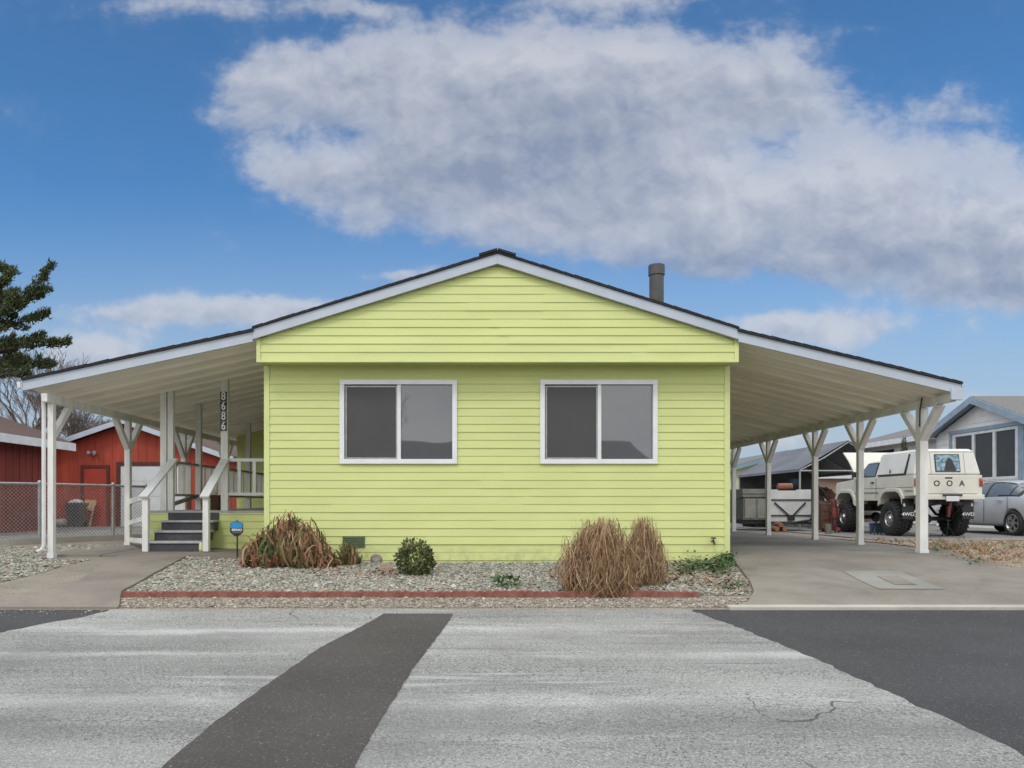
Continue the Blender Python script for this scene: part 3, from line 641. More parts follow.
# ------------------------------------------------------------------ security sign
s0 = inv(237, 560); sg = empty('yard_sign', s0, 'blue and black shield-shaped yard sign on a thin black stake', 'yard sign'); k = s0.y/F
zt = CZ+(VY-521)*k; y = s0.y
b = MB(); b.tube([(s0.x, y+.012, s0.z-.05), (s0.x, y+.012, zt+.01)], .013, 6); b.build('stake', M['blackmetal'], sg)
def shield(px): return [(s0.x+(a-237)*k, CZ+(VY-c)*k) for a, c in px]
full = [(230.2, 523.5), (236.5, 521), (243, 523.5), (243.2, 532), (240.5, 534.8), (237, 537), (233, 534.8), (230, 532)]
b = MB(); b.prism(shield(full), y-.004, y+.004); b.build('sign_panel', M['signblack'], sg)
b = MB(); b.prism(shield([(230.6, 523.9), (236.5, 521.5), (242.6, 523.9), (242.7, 527.6), (236, 528.4), (230.5, 527.9)]), y-.0065, y-.004); b.build('blue_band', M['signblue'], sg)
text('lettering', 'BRINKS', .052, M['lettering'], sg, (s0.x, y-.007, CZ+(VY-530)*k), (math.pi/2, 0, 0), .001, .95)
text('lettering', 'Home Security', .022, M['greylettering'], sg, (s0.x, y-.007, CZ+(VY-532.4)*k), (math.pi/2, 0, 0), .001)

# ------------------------------------------------------------------ rocks
def rock(px, py, w, h, mat, label):
    c = inv(px, py); bm = bmesh.new(); bmesh.ops.create_icosphere(bm, subdivisions=3, radius=1); rr = random.Random(px)
    pls = [(Vector((rr.gauss(0, 1), rr.gauss(0, 1), rr.gauss(0, 1))).normalized(), rr.uniform(.62, .95)) for _ in range(9)]
    for v in bm.verts:
        for nn, d in pls:
            e = v.co.dot(nn)-d
            if e > 0: v.co -= nn*e
        v.co += Vector((rr.uniform(-.02, .02), rr.uniform(-.02, .02), rr.uniform(-.02, .02)))
        v.co = Vector((v.co.x*w, v.co.y*w*.7, v.co.z*h))
    me = bpy.data.meshes.new('rock'); bm.to_mesh(me); bm.free(); me.materials.append(mat)
    o = bpy.data.objects.new('rock', me); COL.objects.link(o); o.location = (c.x, c.y, c.z+h*.55); return tag(o, label, 'rock', 'rocks in the front bed')
rock(252, 566, .19, .17, M['rock'], 'large tan rock between the yard sign and the brown strappy plant')
rock(376, 563, .10, .09, M['greyrock'], 'grey rock left of the small round green shrub')
rock(337, 565, .12, .09, M['rock'], 'flat pinkish rock left of the small plant below the foundation vent')
rock(386, 572, .11, .06, M['rock'], 'low reddish rock at the foot of the round green shrub')

# ------------------------------------------------------------------ plants
def blades(b, c, n, r0, rad, h, w, rr, droop=.3, tang=.12, segs=5, up=.35, hmin=.35, wig=.5):
    for _ in range(n):
        a = rr.uniform(0, 6.283); q = math.sqrt(rr.random())
        base = Vector((c.x+math.cos(a)*r0*q, c.y+math.sin(a)*r0*q*.8, 0)); base.z = g(base.x, base.y)-.01
        a2 = a+rr.uniform(-.7, .7); el = math.acos(rr.uniform(.0, 1.0)) if rr.random() < .75 else rr.uniform(.0, .5)
        k = rr.uniform(hmin, 1.02)
        tip = Vector((c.x+math.cos(a2)*rad*math.sin(el)*k, c.y+math.sin(a2)*rad*math.sin(el)*k*.85, c.z+h*k*(.22+.78*max(0, math.cos(el))**.55)))
        mid = base.lerp(tip, .5)+Vector((rr.uniform(-tang, tang), rr.uniform(-tang, tang), h*up*rr.uniform(.3, 1)))
        end = tip+Vector((math.cos(a2)*droop*rr.random()*rad, math.sin(a2)*droop*rr.random()*rad, -droop*h*rr.random()))
        ww = w*rr.uniform(.5, 1.2); sd = Vector((-math.sin(a2+rr.uniform(-1.2, 1.2)), math.cos(a2+rr.uniform(-1.2, 1.2)), rr.uniform(-.3, .3)))
        vs, fs = [], []
        for i in range(segs+1):
            t = i/segs
            if t < .75: u = t/.75; p = base*(1-u)**2+mid*2*u*(1-u)+tip*u*u
            else: p = tip.lerp(end, (t-.75)/.25)
            p = p+Vector((rr.uniform(-1, 1), rr.uniform(-1, 1), rr.uniform(-1, 1)))*w*wig
            tw = ww*(1-t**2)*.5+.0008; vs += [p-sd*tw, p+sd*tw]
            if i: fs.append((2*i-2, 2*i-1, 2*i+1, 2*i))
        b.add(vs, fs)
rr = random.Random(21)
b = MB(); c = inv(600, 592); blades(b, c, 2700, .34, .46, .86, .010, rr, .14, .2, 6, .3, .3, 1.5); blades(b, c, 1300, .40, .50, .70, .009, rr, .3, .34, 6, .1, .3, 2.0); b.tube([c+Vector((-.05, 0, 0)), c+Vector((.0, 0, .15))], .14, 8)
tag(b.build('dry_grass_clump', M['drygrass'], fix=False), 'wide dry brown ornamental grass clump spilling over the red edging', 'grass clump', 'dry grass clumps')
b = MB(); c = inv(647, 587); c.y += .15; c.z = g(c.x, c.y); blades(b, c, 1700, .19, .25, .86, .010, rr, .12, .14, 6, .3, .3, 1.5); blades(b, c, 800, .22, .29, .7, .009, rr, .25, .24, 6, .1, .3, 2.0); b.tube([c, c+Vector((.0, 0, .15))], .1, 8)
tag(b.build('dry_grass_clump', M['drygrass'], fix=False), 'narrower dry brown grass clump at the right of the wide one', 'grass clump', 'dry grass clumps')
c = inv(288, 568); sp_l = empty('strappy_plant', c, 'large withered brown strappy-leaved plant beside the yard sign', 'plant')
for nm, mt, kk in (('dead_leaves', 'deadleaf', 1.0), ('green_leaves', 'mixleaf', .3)):
    b = MB()
    for dx, n, h, rad in ((-.28, 300, .64, .34), (.0, 420, .80, .36), (.24, 320, .70, .34), (.48, 150, .42, .26), (-.46, 130, .42, .22)):
        cc = Vector((c.x+dx, c.y+R(-.08, .08), c.z)); blades(b, cc, int(n*kk), .24, rad*(1.04 if kk < 1 else 1), h*(1.05 if kk < 1 else 1), .045, rr, .14, .24, 6, .22, .3, .7)
    b.build(nm, M[mt], sp_l, fix=False)
b = MB(); c = inv(352, 564); c.y = min(c.y, 11.4); blades(b, c, 190, .16, .30, .36, .028, rr, .2, .08, 5, .25, .4)
tag(b.build('strappy_plant', M['mixleaf'], fix=False), 'small green and brown strappy plant below the foundation vent', 'plant')
def leafball(b, c, rx, ry, rz, n, s, rr, stems=True):
    bumps = [(Vector((rr.gauss(0, 1), rr.gauss(0, 1), abs(rr.gauss(0, 1)))).normalized(), rr.uniform(-.12, .14)) for _ in range(14)]
    for _ in range(n):
        d = Vector((rr.gauss(0, 1), rr.gauss(0, 1), rr.gauss(0, 1))).normalized(); k = rr.uniform(.4, 1.15)**.6
        for q, a in bumps: k *= 1+a*max(0, d.dot(q)-.5)*3.2
        p = Vector((c.x+d.x*rx*k, c.y+d.y*ry*k, c.z+rz+d.z*rz*k))
        p.z = max(p.z, g(p.x, p.y)+.01)
        e1 = (d+Vector((rr.gauss(0, .5), rr.gauss(0, .5), rr.gauss(0, .5)))).normalized(); e2 = e1.cross(Vector((rr.gauss(0, 1), rr.gauss(0, 1), rr.gauss(0, 1)))).normalized()
        l = s*rr.uniform(.6, 1.3); w = l*.32
        b.add([p, p+e1*l*.5+e2*w, p+e1*l, p+e1*l*.5-e2*w], [(0, 1, 2, 3)])
    if stems:
        for _ in range(14):
            d = Vector((rr.gauss(0, 1), rr.gauss(0, 1), abs(rr.gauss(0, 1)))).normalized()
            b.tube([c, Vector((c.x+d.x*rx*.8, c.y+d.y*ry*.8, c.z+rz*.6+d.z*rz*1.0))], [.012, .004], 5)
b = MB(); c = inv(416, 575); leafball(b, c, .25, .25, .205, 1900, .05, rr)
tag(b.build('round_shrub', M['greenleaf'], fix=False), 'small round dark green shrub standing alone in front of the house wall', 'shrub')
b = MB(); c = inv(507, 587); leafball(b, c, .14, .10, .06, 160, .05, rr, False)
tag(b.build('low_plant', M['ivy'], fix=False), 'tiny green plant in the gravel near the red edging', 'plant')
def cover(name, pts, n, s, mat, label, rr, hh=.12):
    b = MB()
    for _ in range(n):
        px, py, rx, ry = rr.choice(pts); c = inv(px+rr.gauss(0, .55)*rx, py+rr.gauss(0, .55)*ry)
        if c.y > 11.75 and abs(c.x) < 3.9: c.y = 11.75-rr.random()*.1; c.z = 0
        p = c+Vector((0, 0, min(1.6*hh, abs(rr.gauss(0, hh))))); a = rr.uniform(0, 6.28)
        e1 = Vector((math.cos(a), math.sin(a), rr.uniform(-.3, .7))).normalized(); e2 = e1.cross(Vector((rr.gauss(0, .4), rr.gauss(0, .4), 1))).normalized()
        l = s*rr.uniform(.6, 1.3); w = l*.4
        b.add([p, p+e1*l*.5+e2*w, p+e1*l, p+e1*l*.5-e2*w], [(0, 1, 2, 3)])
    return tag(b.build(name, mat, fix=False), label, 'ground cover', kind='stuff')
cover('ivy', [(700, 568, 24, 5), (725, 566, 9, 6), (725, 563, 8, 6), (715, 571, 18, 5), (690, 571, 16, 5)], 1300, .055, M['ivy'], 'low green creeper along the foot of the house corner', rr, .075)
cover('ivy', [(668, 582, 9, 4), (738, 588, 5, 2), (727, 590, 6, 2), (700, 578, 25, 8), (510, 589, 8, 2)], 260, .045, M['ivy'], 'scattered green sprigs in the gravel by the driveway', rr, .05)
cover('dead_leaves', [(700, 580, 30, 10), (680, 575, 16, 8), (725, 585, 16, 8), (385, 574, 20, 5), (600, 592, 50, 4), (560, 575, 18, 8), (330, 572, 30, 5)], 1300, .05, M['deadlitter'], 'dry leaf litter among the stones', rr, .02)
cover('weeds', [(940, 553, 8, 3), (935, 549, 4, 3), (955, 549, 10, 3), (985, 545, 16, 2), (1015, 548, 12, 3), (975, 565, 8, 3), (1000, 552, 16, 4), (960, 541, 10, 2), (905, 545, 20, 1.5)], 650, .042, M['ivy'], 'green weeds along the stony strip by the carport', rr, .06)
cover('dead_leaves', [(960, 553, 20, 6), (1000, 560, 26, 9), (950, 546, 20, 4)], 1100, .036, M['deadlitter'], 'brown dry leaves over the stony strip by the carport', rr, .03)

b = MB(); rg = random.Random(44)
for _ in range(420):
    x, y = rg.uniform(7.4, 15), rg.uniform(8.6, 17)
    if not in_right(x, y): continue
    p0 = Vector((x, y, g(x, y)))
    for _k in range(rg.randint(4, 12)):
        a = rg.uniform(0, 6.28); l = rg.uniform(.05, .16); e = Vector((math.cos(a)*l*.8, math.sin(a)*l*.8, l*rg.uniform(.3, 1))); sd_ = Vector((-math.sin(a), math.cos(a), 0))*.004
        b.add([p0-sd_, p0+sd_, p0+e*.6+Vector((0, 0, .02))+sd_, p0+e], [(0, 1, 2, 3)])
tag(b.build('dry_grass', M['drygrass'], fix=False), 'thin dry grass over the tan dirt beside the driveway', 'grass', kind='stuff')
# ------------------------------------------------------------------ fence
fa, fb_ = P(0, 548, 14.3), P(147, 535, 17.0)
fdir = Vector((fb_.x-fa.x, fb_.y-fa.y, 0)).normalized(); F0 = Vector((fa.x, fa.y, 0))-fdir*4.5; flen = (Vector((fb_.x, fb_.y, 0))-F0).length
fence = empty('chain_link_fence', (F0.x, F0.y, g(F0.x, F0.y)), 'grey chain-link fence with steel posts in front of the red buildings', 'fence')
def fp(t, z): p = F0+fdir*t; return Vector((p.x, p.y, g(p.x, p.y)+z))
FH = 1.19
b = MB(); b.tube([fp(t, FH) for t in np.linspace(0, flen, 12)], .026, 8); b.build('top_rail', M['galv'], fence, smooth=True)
tp = [.05, 2.3, 4.5+(P(39, 500, 15).x-P(0, 500, 15).x)*1.0, 0, flen-.04]
def t_at(px):
    lo, hi = 0, flen
    for _ in range(40):
        m = (lo+hi)/2; q = F0+fdir*m
        if q.x/q.y < (px-VX)/F: lo = m
        else: hi = m
    return lo
for t in (.05, 2.0, t_at(39.5), t_at(113), flen-.04):
    b = MB(); p = fp(t, 0); b.tube([p-Vector((0, 0, .1)), p+Vector((0, 0, FH+.03))], .034, 8); b.lathe([(.04, 0), (.04, .03), (.02, .06), (0, .065)], (p.x, p.y, p.z+FH+.01), 'z', 8); b.build('fence_post', M['galv'], fence)
b = MB(); st_ = .075; Hm = FH-.05; nW = int((flen+Hm)/st_)
for s in (1, -1):
    for i in range(nW):
        t0 = -Hm+i*st_; z0, z1 = .03, Hm+.03; ta, tb = t0, t0+Hm
        if s < 0: ta, tb = tb, ta
        pa, pb_ = [ta, z0], [tb, z1]
        lo, hi = (pa, pb_) if pa[0] < pb_[0] else (pb_, pa)
        if hi[0] < 0 or lo[0] > flen: continue
        def cut(t):
            f = (t-lo[0])/(hi[0]-lo[0]); return [t, lo[1]+(hi[1]-lo[1])*f]
        l2 = cut(0) if lo[0] < 0 else lo; h2 = cut(flen) if hi[0] > flen else hi
        nrm = Vector((-fdir.y, fdir.x, 0))*.004*s
        b.tube([fp(l2[0], l2[1])+nrm, fp(h2[0], h2[1])+nrm], .0048, 4, cap=False)
b.build('wire_mesh', M['wire'], fence, fix=False)
b = MB(); q = [fp(t, .04)-Vector((0, .02, 0)) for t in np.linspace(0, flen, 14)]
for p_, q_ in zip(q, q[1:]): b.bar(p_, q_, .12, .16)
b.build('fence_kerb', M['kerb'], fence)

# ------------------------------------------------------------------ red garage, red house
GX0, GX1, GD = -15.6, -8.75, 26.0; ax, az = -12.2, 3.72; sl = .345
gar = empty('red_garage', (ax, GD, 0), 'bright red gabled garage with white rake boards and white overhead door', 'garage')
def boards(b, x0, x1, y, z0, zt, step=.3, n=(0, -1)):
    pass
poly = [(GX0, 0), (GX1, 0), (GX1, az-.08-(GX1-ax)*sl), (ax, az-.08), (GX0, az-.08-(ax-GX0)*sl)]
b = MB(); b.prism(poly, GD, GD+8)
for i in range(24):
    x = GX0+.15+i*.3
    if x < GX1: b.box(x-.012, x+.012, GD-.012, GD, 0, az-.2-abs(x-ax)*sl)
b.build('wall', M['red'], gar)
b = MB()
for s, xe in ((-1, GX0-.4), (1, GX1+.35)):
    slab(b, (ax+s*.001, az+.06), (xe, az+.06-abs(xe-ax)*sl), GD-.45, GD+8.3, .09)
b.build('roof', M['brownshingle'], gar, fix=False)
for xe in (GX0-.4, GX1+.35):
    b = MB(); rake(b, (ax, az+.06), (xe, az+.06-abs(xe-ax)*sl), .02, .2, GD-.48, GD-.43); b.build('fascia', M['fascia'], gar)
c0, c1 = P(121, 466, GD), P(187, 528, GD)
b = MB(); b.box(c0.x-.14, c0.x, GD-.05, GD, 0, c0.z+.14); b.box(c0.x, c1.x, GD-.05, GD, c0.z, c0.z+.14); b.box(c1.x, c1.x+.14, GD-.05, GD, 0, c0.z+.14); b.build('door_frame', M['trimbrown'], gar)
b = MB(); hh = (c0.z-.02)/4
for i in range(4): b.box(c0.x, c1.x, GD-.03, GD-.001, .02+i*hh+.008, .02+(i+1)*hh-.008)
b.box(c0.x, c1.x, GD-.018, GD-.0015, .02, c0.z); b.build('overhead_door', M['garagedoor'], gar, bevel=.006)
c0, c1 = P(84, 468, GD), P(107, 528, GD)
b = MB(); b.box(c0.x-.1, c0.x, GD-.05, GD, 0, c0.z+.1); b.box(c0.x, c1.x, GD-.05, GD, c0.z, c0.z+.1); b.box(c1.x, c1.x+.1, GD-.05, GD, 0, c0.z+.1); b.build('door_frame', M['trimbrown'], gar)
b = MB(); b.box(c0.x, c1.x, GD-.025, GD-.001, .02, c0.z); b.build('door', M['reddoor'], gar)
c = P(94.5, 453.5, GD); b = MB(); b.lathe([(0, -.02), (.07, -.02), (.07, .02), (0, .02)], (c.x, GD-.03, c.z), 'y', 10)
for s in (-1, 1): b.lathe([(0, -.16), (.06, -.16), (.05, -.06), (.02, 0), (0, 0)], (c.x+s*.10, GD-.06, c.z+.02), 'y', 10)
b.build('flood_light', M['alloy'], gar)
rh = empty('red_house', (-15, 20, 0), 'dark red house with brown shingle roof behind the fence at far left', 'house')
WX = -12.95
b = MB(); b.box(-22, WX, 12, 22.6, 0, 2.62)
for i in range(35): y = 12.1+i*.3; b.box(WX, WX+.012, y-.015, y+.015, 0, 2.6)
b.build('wall', M['darkred'], rh)
b = MB(); b.prism([(-12.42, 2.70), (-17.5, 4.55), (-22.6, 2.70), (-22.6, 2.66), (-17.5, 4.47), (-12.42, 2.66)], 11.5, 23.0); b.build('roof', M['brownshingle'], rh, fix=True)
b = MB(); b.box(-12.45, -12.40, 11.5, 23.02, 2.46, 2.69); b.build('fascia', M['white'], rh)
b = MB(); b.box(-22.5, -12.46, 11.6, 22.98, 2.58, 2.62); b.build('eave_soffit', M['trimbrown'], rh)
# wheelie bin, pallet board, bag
c = P(76.5, 528, 25.3); z0 = g(c.x, 25.3)+.02
wb = empty('rubbish_bin', (c.x, 25.3, z0), 'grey wheeled rubbish bin overfilled with white bags against the red garage', 'bin')
x, y = c.x, 25.3
b = MB(); b.add([(x-.19, y-.2, z0+.03), (x+.19, y-.2, z0+.03), (x+.19, y+.2, z0+.03), (x-.19, y+.2, z0+.03), (x-.235, y-.27, z0+.8), (x+.235, y-.27, z0+.8), (x+.235, y+.27, z0+.8), (x-.235, y+.27, z0+.8)], [(3, 2, 1, 0), (0, 1, 5, 4), (1, 2, 6, 5), (2, 3, 7, 6), (3, 0, 4, 7)])
b.box(x-.255, x+.255, y-.3, y-.26, z0+.74, z0+.81); b.box(x-.255, x-.22, y-.26, y+.3, z0+.74, z0+.81); b.box(x+.22, x+.255, y-.26, y+.3, z0+.74, z0+.81); b.build('bin_body', M['bin'], wb)
b = MB(); b.lathe([(0, 0), (.1, 0), (.1, .05), (0, .05)], (x-.22, y+.22, z0+.1), 'x', 12); b.lathe([(0, 0), (.1, 0), (.1, .05), (0, .05)], (x+.22, y+.22, z0+.1), 'x', 12); b.build('wheels', M['rubber'], wb)
def lump(name, c, rx, ry, rz, mat, seed):
    bm = bmesh.new(); bmesh.ops.create_icosphere(bm, subdivisions=3, radius=1); rr2 = random.Random(seed)
    ds = [(Vector((rr2.gauss(0, 1), rr2.gauss(0, 1), rr2.gauss(0, 1))).normalized(), rr2.uniform(-.25, .25)) for _ in range(16)]
    for v in bm.verts:
        k = 1+sum(a*max(0, v.co.normalized().dot(q)-.6) for q, a in ds)*1.6; v.co = Vector((v.co.x*rx*k, v.co.y*ry*k, v.co.z*rz*k))
    me = bpy.data.meshes.new(name); bm.to_mesh(me); bm.free(); me.materials.append(mat); o = bpy.data.objects.new(name, me); COL.objects.link(o); o.location = c; return o
tag(lump('rubbish_bag', (x, y, z0+.83), .21, .22, .1, M['bag'], 3), 'crumpled white bag heaped on top of the grey bin', 'bag')
c2_ = P(62, 526, 25.4); tag(lump('rubbish_bag', (c2_.x, 25.4, g(c2_.x, 25.4)+.14), .26, .2, .16, M['bag'], 5), 'pale bag lying on the ground left of the grey bin', 'bag')
c = P(88, 528, 25.7); b = MB()
for s in (-.13, .13): b.bar((c.x+s, 25.55, z0), (c.x+s+.04, 25.85, z0+.92), .05, .05)
b.bar((c.x-.02, 25.70, z0+.55), (c.x+.04, 25.84, z0+.9), .40, .03, (0, -1, .3)); b.bar((c.x-.13, 25.6, z0+.15), (c.x+.14, 25.6, z0+.15), .04, .06)
tag(b.build('board_frame', M['wood']), 'pale wooden board frame leaning at the right of the grey bin', 'board frame')

# ------------------------------------------------------------------ trees
def conifer(x, y, h, label):
    rr = random.Random(12); t = empty('conifer_tree', (x, y, g(x, y)), label, 'tree')
    b = MB(); b.tube([(x, y, -.1), (x+.05, y, h*.3), (x-.05, y, h*.65), (x+.1, y, h)], [.34, .26, .15, .03], 10); wood = b
    fol = MB()
    def tuft(p, d, r):
        for _ in range(46):
            q = p+Vector((rr.gauss(0, r*.6), rr.gauss(0, r*.6), rr.gauss(0, r*.6)))
            e = (d*.7+Vector((rr.gauss(0, .5), rr.gauss(0, .5), .45+rr.gauss(0, .5)))).normalized(); s = e.cross(Vector((rr.gauss(0, 1), rr.gauss(0, 1), rr.gauss(0, 1)))).normalized()
            l = rr.uniform(.07, .17); w = rr.uniform(.016, .034)
            fol.add([q-s*w, q+s*w, q+e*l], [(0, 1, 2)])
    def limb(z, az_, L_, rise):
        d = Vector((math.cos(az_), math.sin(az_), 0)); pts = []
        for i in range(9):
            u = i/8; pts.append(Vector((x, y, z))+d*L_*u+Vector((rr.gauss(0, .03), rr.gauss(0, .05), L_*rise*(u**1.6)+.0)))
        wood.tube(pts, [.075*(1-.9*i/8)+.006 for i in range(9)], 6)
        n = int(L_*4.6)
        for i in range(n):
            u = .22+.78*(i+rr.random())/n; k = min(7, int(u*8)); p = pts[k].lerp(pts[k+1], u*8-k); side = rr.choice((-1, 1))
            bd = (d*rr.uniform(.5, 1)+Vector((-d.y, d.x, 0))*side*rr.uniform(.2, .9)+Vector((0, 0, rr.uniform(.0, .75)))).normalized(); bl = (1.05-u*.75)*rr.uniform(.45, 1.0)*min(1, L_/2.5)
            e = p+bd*bl; wood.tube([p, e], [.014, .004], 4)
            for j in range(max(2, int(bl/.15))):
                f = (j+.6)/max(2, int(bl/.15)); tuft(p.lerp(e, f), bd, .125*(1.05-.5*f))
        for i in range(5): tuft(pts[8]-(pts[8]-pts[6])*i*.16, (pts[8]-pts[6]).normalized(), .06+.02*i)
    # limbs towards the street side measured off the skyline, the rest filled around the trunk
    for z, az_, L_, r_ in ((5.75, -.05, 3.45, .08), (5.3, .25, 2.7, .05), (6.9, .12, 2.6, .34), (6.5, -.35, 2.5, .3), (6.4, -.1, 3.05, .64), (5.0, -.1, 2.3, .0), (6.0, .5, 2.3, .2), (7.0, -.4, 2.3, .45), (6.35, .1, 2.6, .25), (5.8, -.6, 2.6, .12)):
        limb(z, az_, L_, r_)
    for i in range(12): limb(rr.uniform(4.2, h-1.2), rr.uniform(1.0, 5.3), rr.uniform(1.6, 3.0)*(1.15-.08*i/2), rr.uniform(.05, .5))
    for i in range(8): tuft(Vector((x, y, h-.15*i)), Vector((0, 0, 1)), .08+.02*i)
    wood.build('trunk', M['bark'], t); fol.build('crown', M['cedar'], t, fix=False)
conifer(-16.75, 24.2, 10.3, 'dark green conifer with upswept branches rising behind the dark red house')
def bare(x, y, h, label, seed, spread=.55):
    rr = random.Random(seed); t = empty('bare_tree', (x, y, 0), label, 'tree', 'leafless trees behind the red buildings'); b1, b2 = MB(), MB()
    def grow(p, d, l, r, dep):
        mid = p+d*l*.5+Vector((rr.gauss(0, .06), rr.gauss(0, .06), 0))*l; q = p+(d*l)+Vector((rr.gauss(0, .05), rr.gauss(0, .05), 0))*l
        (b1 if dep < 2 else b2).tube([p, mid, q], [r, r*.85, r*.68], 7 if dep < 2 else 4, cap=False)
        if dep >= 8: return
        for k in range(3 if dep in (0, 1, 2, 3, 4) else 2):
            a = rr.uniform(0, 6.28); s = rr.uniform(.3, 1)*spread
            nd_ = (d+Vector((math.cos(a)*s, math.sin(a)*s, rr.uniform(-.05, .25)))).normalized(); grow(q if k else mid.lerp(q, rr.uniform(.4, 1)), nd_, l*rr.uniform(.66, .86), max(.008, r*.58), dep+1)
    grow(Vector((x, y, -.1)), Vector((0, 0, 1)), h*.25, h*.022, 0)
    b1.build('trunk', M['bark'], t, fix=False); b2.build('twigs', M['baretwig'], t, fix=False)
bare(-20.4, 33, 7.9, 'tall leafless tree behind the dark red house at far left', 4, .7)
bare(-20.6, 36, 6.4, 'low leafless tree between the dark red house and the garage', 9, .7)
bare(-22.4, 44, 6.8, 'small leafless tree just above the red garage ridge', 14, .7)

# ------------------------------------------------------------------ generic house for the background
def far_house(name, x0, x1, y0, y1, ze, zr, wall, roof, trim, label, axis='y', ov=.35):
    h = empty(name, ((x0+x1)/2, y0, 0), label, 'house')
    if axis == 'y':
        xm = (x0+x1)/2; s = (zr-ze)/(xm-x0)
        b = MB(); b.prism([(x0, 0), (x1, 0), (x1, ze), (xm, zr), (x0, ze)], y0, y1); b.build('wall', wall, h)
        b = MB(); slab(b, (xm, zr+.12), (x0-ov, ze+.12-ov*s), y0-ov, y1+ov, .09); slab(b, (xm+.001, zr+.12), (x1+ov, ze+.12-ov*s), y0-ov, y1+ov, .09); b.build('roof', roof, h, fix=False)
        for xe in (x0-ov, x1+ov): b = MB(); rake(b, (xm, zr+.12), (xe, ze+.12-ov*s), .03, .22, y0-ov-.03, y0-ov+.02); b.build('fascia', trim, h)
    else:
        ym = (y0+y1)/2; s = (zr-ze)/(ym-y0)
        b = MB(); b.prism([(y0, 0), (y1, 0), (y1, ze), (ym, zr), (y0, ze)], x0, x1, 'x'); b.build('wall', wall, h)
        b = MB(); b.prism([(y0-ov, ze+.12-ov*s), (ym, zr+.12), (y1+ov, ze+.12-ov*s), (y1+ov, ze+.03-ov*s), (ym, zr+.03), (y0-ov, ze+.03-ov*s)], x0-ov, x1+ov, 'x'); b.build('roof', roof, h)
        b = MB(); b.box(x0-ov, x1+ov, y0-ov-.03, y0-ov, ze-.1-ov*s, ze+.11-ov*s); b.build('fascia', trim, h)
    return h
ch = far_house('cream_house', 12.1, 17.6, 36.5, 46, 2.5, 3.3, M['creamwall'], M['greyshingle'], M['teal'], 'cream house with teal rake boards seen through the back of the carport')
far_house('brown_roofed_house', -19, -9.5, 42, 50, 2.6, 4.4, M['red'], M['brownshingle'], M['white'], 'house with brown roof behind the red garage', 'x')
far_house('grey_roofed_house', 13, 21, 58, 68, 3.3, 4.7, M['bluewhite'], M['greyshingle'], M['bluewhite'], 'distant pale house with a grey roof above the cream house', 'x')
far_house('pink_walled_house', 14.9, 16.9, 33, 36, 2.2, 2.9, pmat('pink_stucco', (.42, .29, .22), .8, .1, 2), M['greyshingle'], M['white'], 'pink stucco house glimpsed behind the pickup hood', 'x')

oh = far_house('tan_house', -13, 9, -27, -17, 3.0, 5.0, pmat('tan_siding', (.36, .29, .21), .8, .1, 2), M['greyshingle'], M['white'], 'tan house with a grey roof across the road, mirrored in the front windows', 'x')
oh.location.z = -.47
bare(-7.5, -29, 9.5, 'tall leafless tree behind the tan house across the road', 41, .6)
# ------------------------------------------------------------------ neighbouring house on the right
nh = empty('neighbour_house', (17, 25.3, 0), 'white sided house with pale blue gable boards behind the silver sedan', 'house')
RYN, RZN, SLN = 25.36, 4.49, .385
NX = 17.0
w0, w1 = NX*F/(955-VX), NX*F/(1018-VX)                  # window from y=w0 (far) to w1 (near)
wz0, wz1 = .87+25*24/F*1.0, 3.29
siding('wall', (NX, 20.6+9.4, 0), (0, -1, 0), (-1, 0, 0), 0, 4.42, lambda z: (30-min(27.9, RYN+(RZN-.16-z)/SLN), 30-max(22.6, RYN-(RZN-.16-z)/SLN)), M['bluewhite'], nh, .2, [(30-w0, 30-w1, wz0, wz1)], seam=False)
b = MB(); b.prism([(22.6, 0), (27.9, 0), (27.9, 3.3), (RYN, 4.3), (22.6, 3.3)], NX+.05, 30, 'x'); b.build('house_core', M['bluewhite'], nh)
b = MB()
for s, ye in ((1, 28.2), (-1, 22.3)):
    zz = RZN-abs(ye-RYN)*SLN
    b.add([(NX-.4, RYN, RZN), (30.4, RYN, RZN), (30.4, ye, zz), (NX-.4, ye, zz), (NX-.4, RYN, RZN-.08), (30.4, RYN, RZN-.08), (30.4, ye, zz-.08), (NX-.4, ye, zz-.08)], [(0, 1, 2, 3), (7, 6, 5, 4), (0, 4, 5, 1), (1, 5, 6, 2), (2, 6, 7, 3), (3, 7, 4, 0)])
b.build('roof', M['greyshingle'], nh, fix=False)
for ye in (28.2, 22.3):
    zz = RZN-abs(ye-RYN)*SLN; b = MB(); b.prism([(RYN, RZN-.02), (ye, zz-.02), (ye, zz-.25), (RYN, RZN-.25)], NX-.44, NX-.40, 'x'); b.build('barge_board', M['blue'], nh)
b = MB(); b.add([(NX-.4, RYN, RZN-.1), (NX, RYN, RZN-.1), (NX, 28.2, RZN-.1-2.84*SLN), (NX-.4, 28.2, RZN-.1-2.84*SLN), (NX, 22.3, RZN-.1-3.06*SLN), (NX-.4, 22.3, RZN-.1-3.06*SLN)], [(0, 1, 2, 3), (0, 1, 4, 5)]); b.build('soffit', M['blue'], nh, fix=False)
wn = node('window', nh); L_ = (w0-w1); yA = w1
for i in range(3):
    ya, yb = w1+L_*i/3, w1+L_*(i+1)/3
    b = MB(); b.box(NX-.005, NX+.01, ya+.07, yb-.07, wz0+.05, wz1-.06); b.build('insect_screen', M['screen'], wn)
b = MB()
for i in range(4): y = w1+L_*i/3; b.box(NX-.05, NX+.03, y-.06, y+.06, wz0, wz1)
b.box(NX-.045, NX+.03, w1, w0, wz1-.07, wz1+.02); b.box(NX-.045, NX+.03, w1, w0, wz0-.03, wz0+.06); b.build('frame', M['white'], wn)
